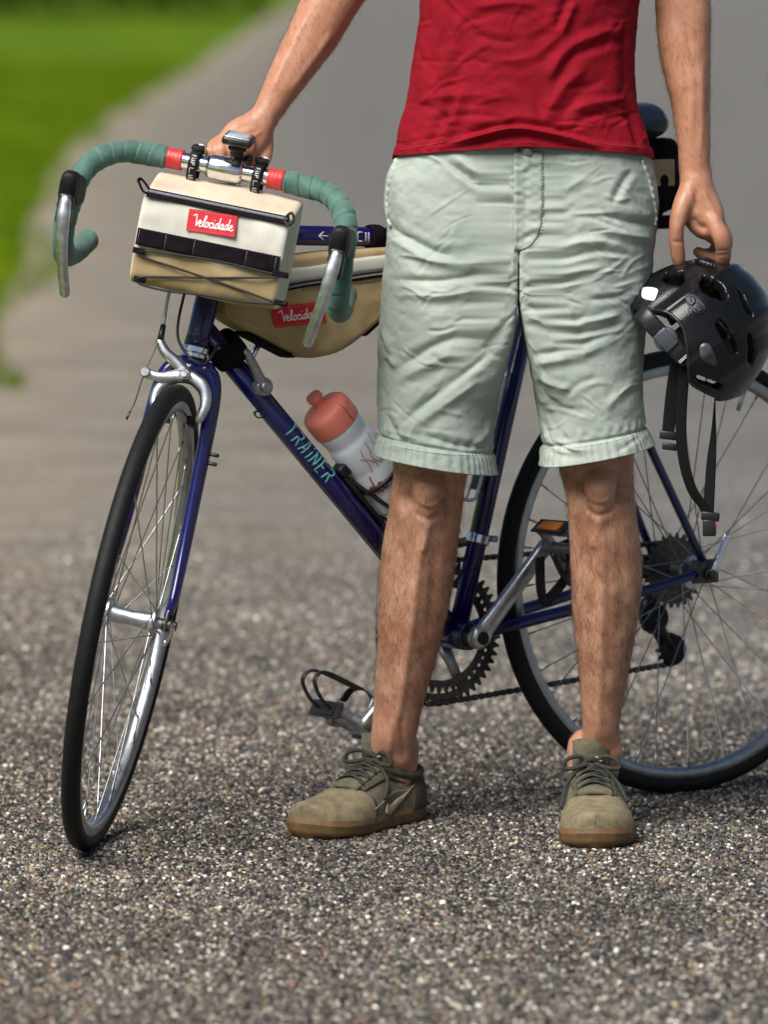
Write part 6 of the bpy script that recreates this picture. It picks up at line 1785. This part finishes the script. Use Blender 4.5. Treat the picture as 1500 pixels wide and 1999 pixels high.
def surf(px, py, lift=.001):
    """point of the shell towards the camera at px, py"""
    d = np.linalg.norm(pc - np.array([px, py]), axis=1) + np.where(facing, 0, 1e4)
    i = int(np.argmin(d)); n_ = unit(nrm[i])
    p_ = W(px, py, cen3[i][1]); return p_ + n_ * lift, n_
mesh_obj('rim_trim', *tube(np.array([surf(a, b_, -.001)[0] for a, b_ in catmull([(q_[0], q_[1] - 1, 0) for q_ in NOTCH[1:10]], 6)[:, :2]]), .0026, 8), M['plastic'], helmet)
def shell_patch(name, poly, m, lift=.0012, th=.0012, n=10):
    P = catmull([(a, b_, 0) for a, b_ in poly], 4, True)[:, :2]
    c = P.mean(0)
    V = []
    for s_ in (1.0, .66, .33, .02):
        for p_ in P: V.append(surf(*(c + (p_ - c) * s_), lift)[0])
    V = np.array(V); o = mesh_obj(name, V, gridF(4, len(P), True) + [tuple(range(3 * len(P), 4 * len(P)))], M[m], helmet); fixn(o); solid(o, th)
    return o
shell_patch('reflective_sticker', [(1256, 566), (1262, 562), (1282, 564), (1286, 570), (1280, 586), (1274, 588), (1256, 582)], 'white')
shell_patch('reflective_sticker', [(1367, 676), (1384, 671), (1400, 705), (1396, 714), (1372, 703)], 'greyplastic')
lg = shell_patch('badge', [(1340, 586), (1344, 578), (1356, 576), (1376, 596), (1376, 608), (1366, 612), (1352, 606)], 'greyplastic', .0010)
shell_patch('badge_inlay', [(1343, 584), (1347, 579), (1355, 580), (1360, 588), (1354, 598), (1347, 596)], 'plastic', .0024)
shell_patch('badge_inlay', [(1354, 600), (1362, 592), (1373, 600), (1372, 608), (1364, 610)], 'plastic', .0024)

def ribbon(pts, wpx, th=.0009):
    """flat webbing through photo points (x, y, depth), half width in photo px (per point)"""
    P = np.array([np.concatenate([W(a, b_, c), [w_]]) for (a, b_, c), w_ in zip(pts, wpx)])
    q = catmull(P, 8)
    return tube(q[:, :3], q[:, 3] * MPP, 10, up=(0.15, 1, 0), rn=th, exp=3)
st1 = mesh_obj('strap', *ribbon([(1330, 672, -.285), (1322, 700, -.290), (1314, 760, -.288), (1309, 810, -.286), (1304, 856, -.285)], [10, 11, 12.5, 13, 12]), M['strapblack'], helmet)
mesh_obj('strap', *ribbon([(1345, 690, -.300), (1338, 720, -.306), (1332, 790, -.304), (1331, 850, -.302), (1337, 905, -.300), (1352, 955, -.296), (1372, 985, -.292), (1383, 1004, -.290)], [11, 11, 11, 11, 10.5, 10, 9, 10]), M['strapblack'], helmet)
mesh_obj('strap', *ribbon([(1398, 772, -.262), (1396, 800, -.266), (1394, 850, -.275), (1390, 900, -.282), (1387, 950, -.287), (1384, 1002, -.291)], [1.6, 2.2, 6, 9.5, 10.5, 11]), M['strapblack'], helmet)
AXI = np.eye(3)
a = .12; RT = np.array([[math.cos(a), 0, -math.sin(a)], [0, 1, 0], [math.sin(a), 0, math.cos(a)]])
sl = mesh_obj('slider', *merge(boxm(W(1306, 850, -.287), RT, (.0125, .003, .0060), .002), boxm(W(1309, 872, -.287), RT, (.0110, .003, .0050), .002)), M['plastic'], helmet)
bk_ = mesh_obj('buckle', *boxm(W(1388, 1008, -.292), RT * np.array([1, 1, 1]), (.0130, .0050, .0062), .002), M['plastic'], helmet)
mesh_obj('buckle_body', *boxm(W(1386, 1030, -.292), AXI, (.0095, .0048, .0120), .002), M['plastic'], bk_)
mesh_obj('release_tab', *boxm(W(1397, 1021, -.293), AXI, (.0022, .0035, .0065), .001), M['redtab'], bk_)
# fit dial cradle at the back
d0, d1 = W(1262, 620, -.318), W(1342, 704, -.322)
u_ = unit(d1 - d0); n_ = unit(np.array([-.25, -1, .1])); n_ = unit(n_ - u_ * (n_ @ u_)); v_ = np.cross(n_, u_)
cr = mesh_obj('cradle', *tube(catmull([d0 + np.array([0, .05, .005]) - u_ * .012, d0 - u_ * .004, (d0 + d1) / 2 + n_ * .004, d1, d1 + np.array([0, .05, -.005]) + u_ * .012], 8), .0125, 12, up=n_, rn=.0035, exp=3), M['plastic'], helmet)
mesh_obj('dial', *lathe([(.0001, .0042), (.0150, .0042), (.0170, .0030), (.0170, -.003), (.0001, -.003)], (d0 + d1) / 2 + n_ * .0045, n_, 28), M['greyplastic'], cr)
mesh_obj('dial_cover', *boxm((d0 + d1) / 2 + n_ * .0095, np.stack([u_, v_, n_]), (.0150, .0115, .0028), .002), M['greyplastic'], cr)
for q_ in (-.034, -.0315, .0325, .035, .0375):
    mesh_obj('rib', *boxm((d0 + d1) / 2 + u_ * q_ + n_ * .0070, np.stack([u_, v_, n_]), (.0005, .009, .0008), .0003, 1), M['white'] if abs(q_) > .033 else M['greyplastic'], cr)
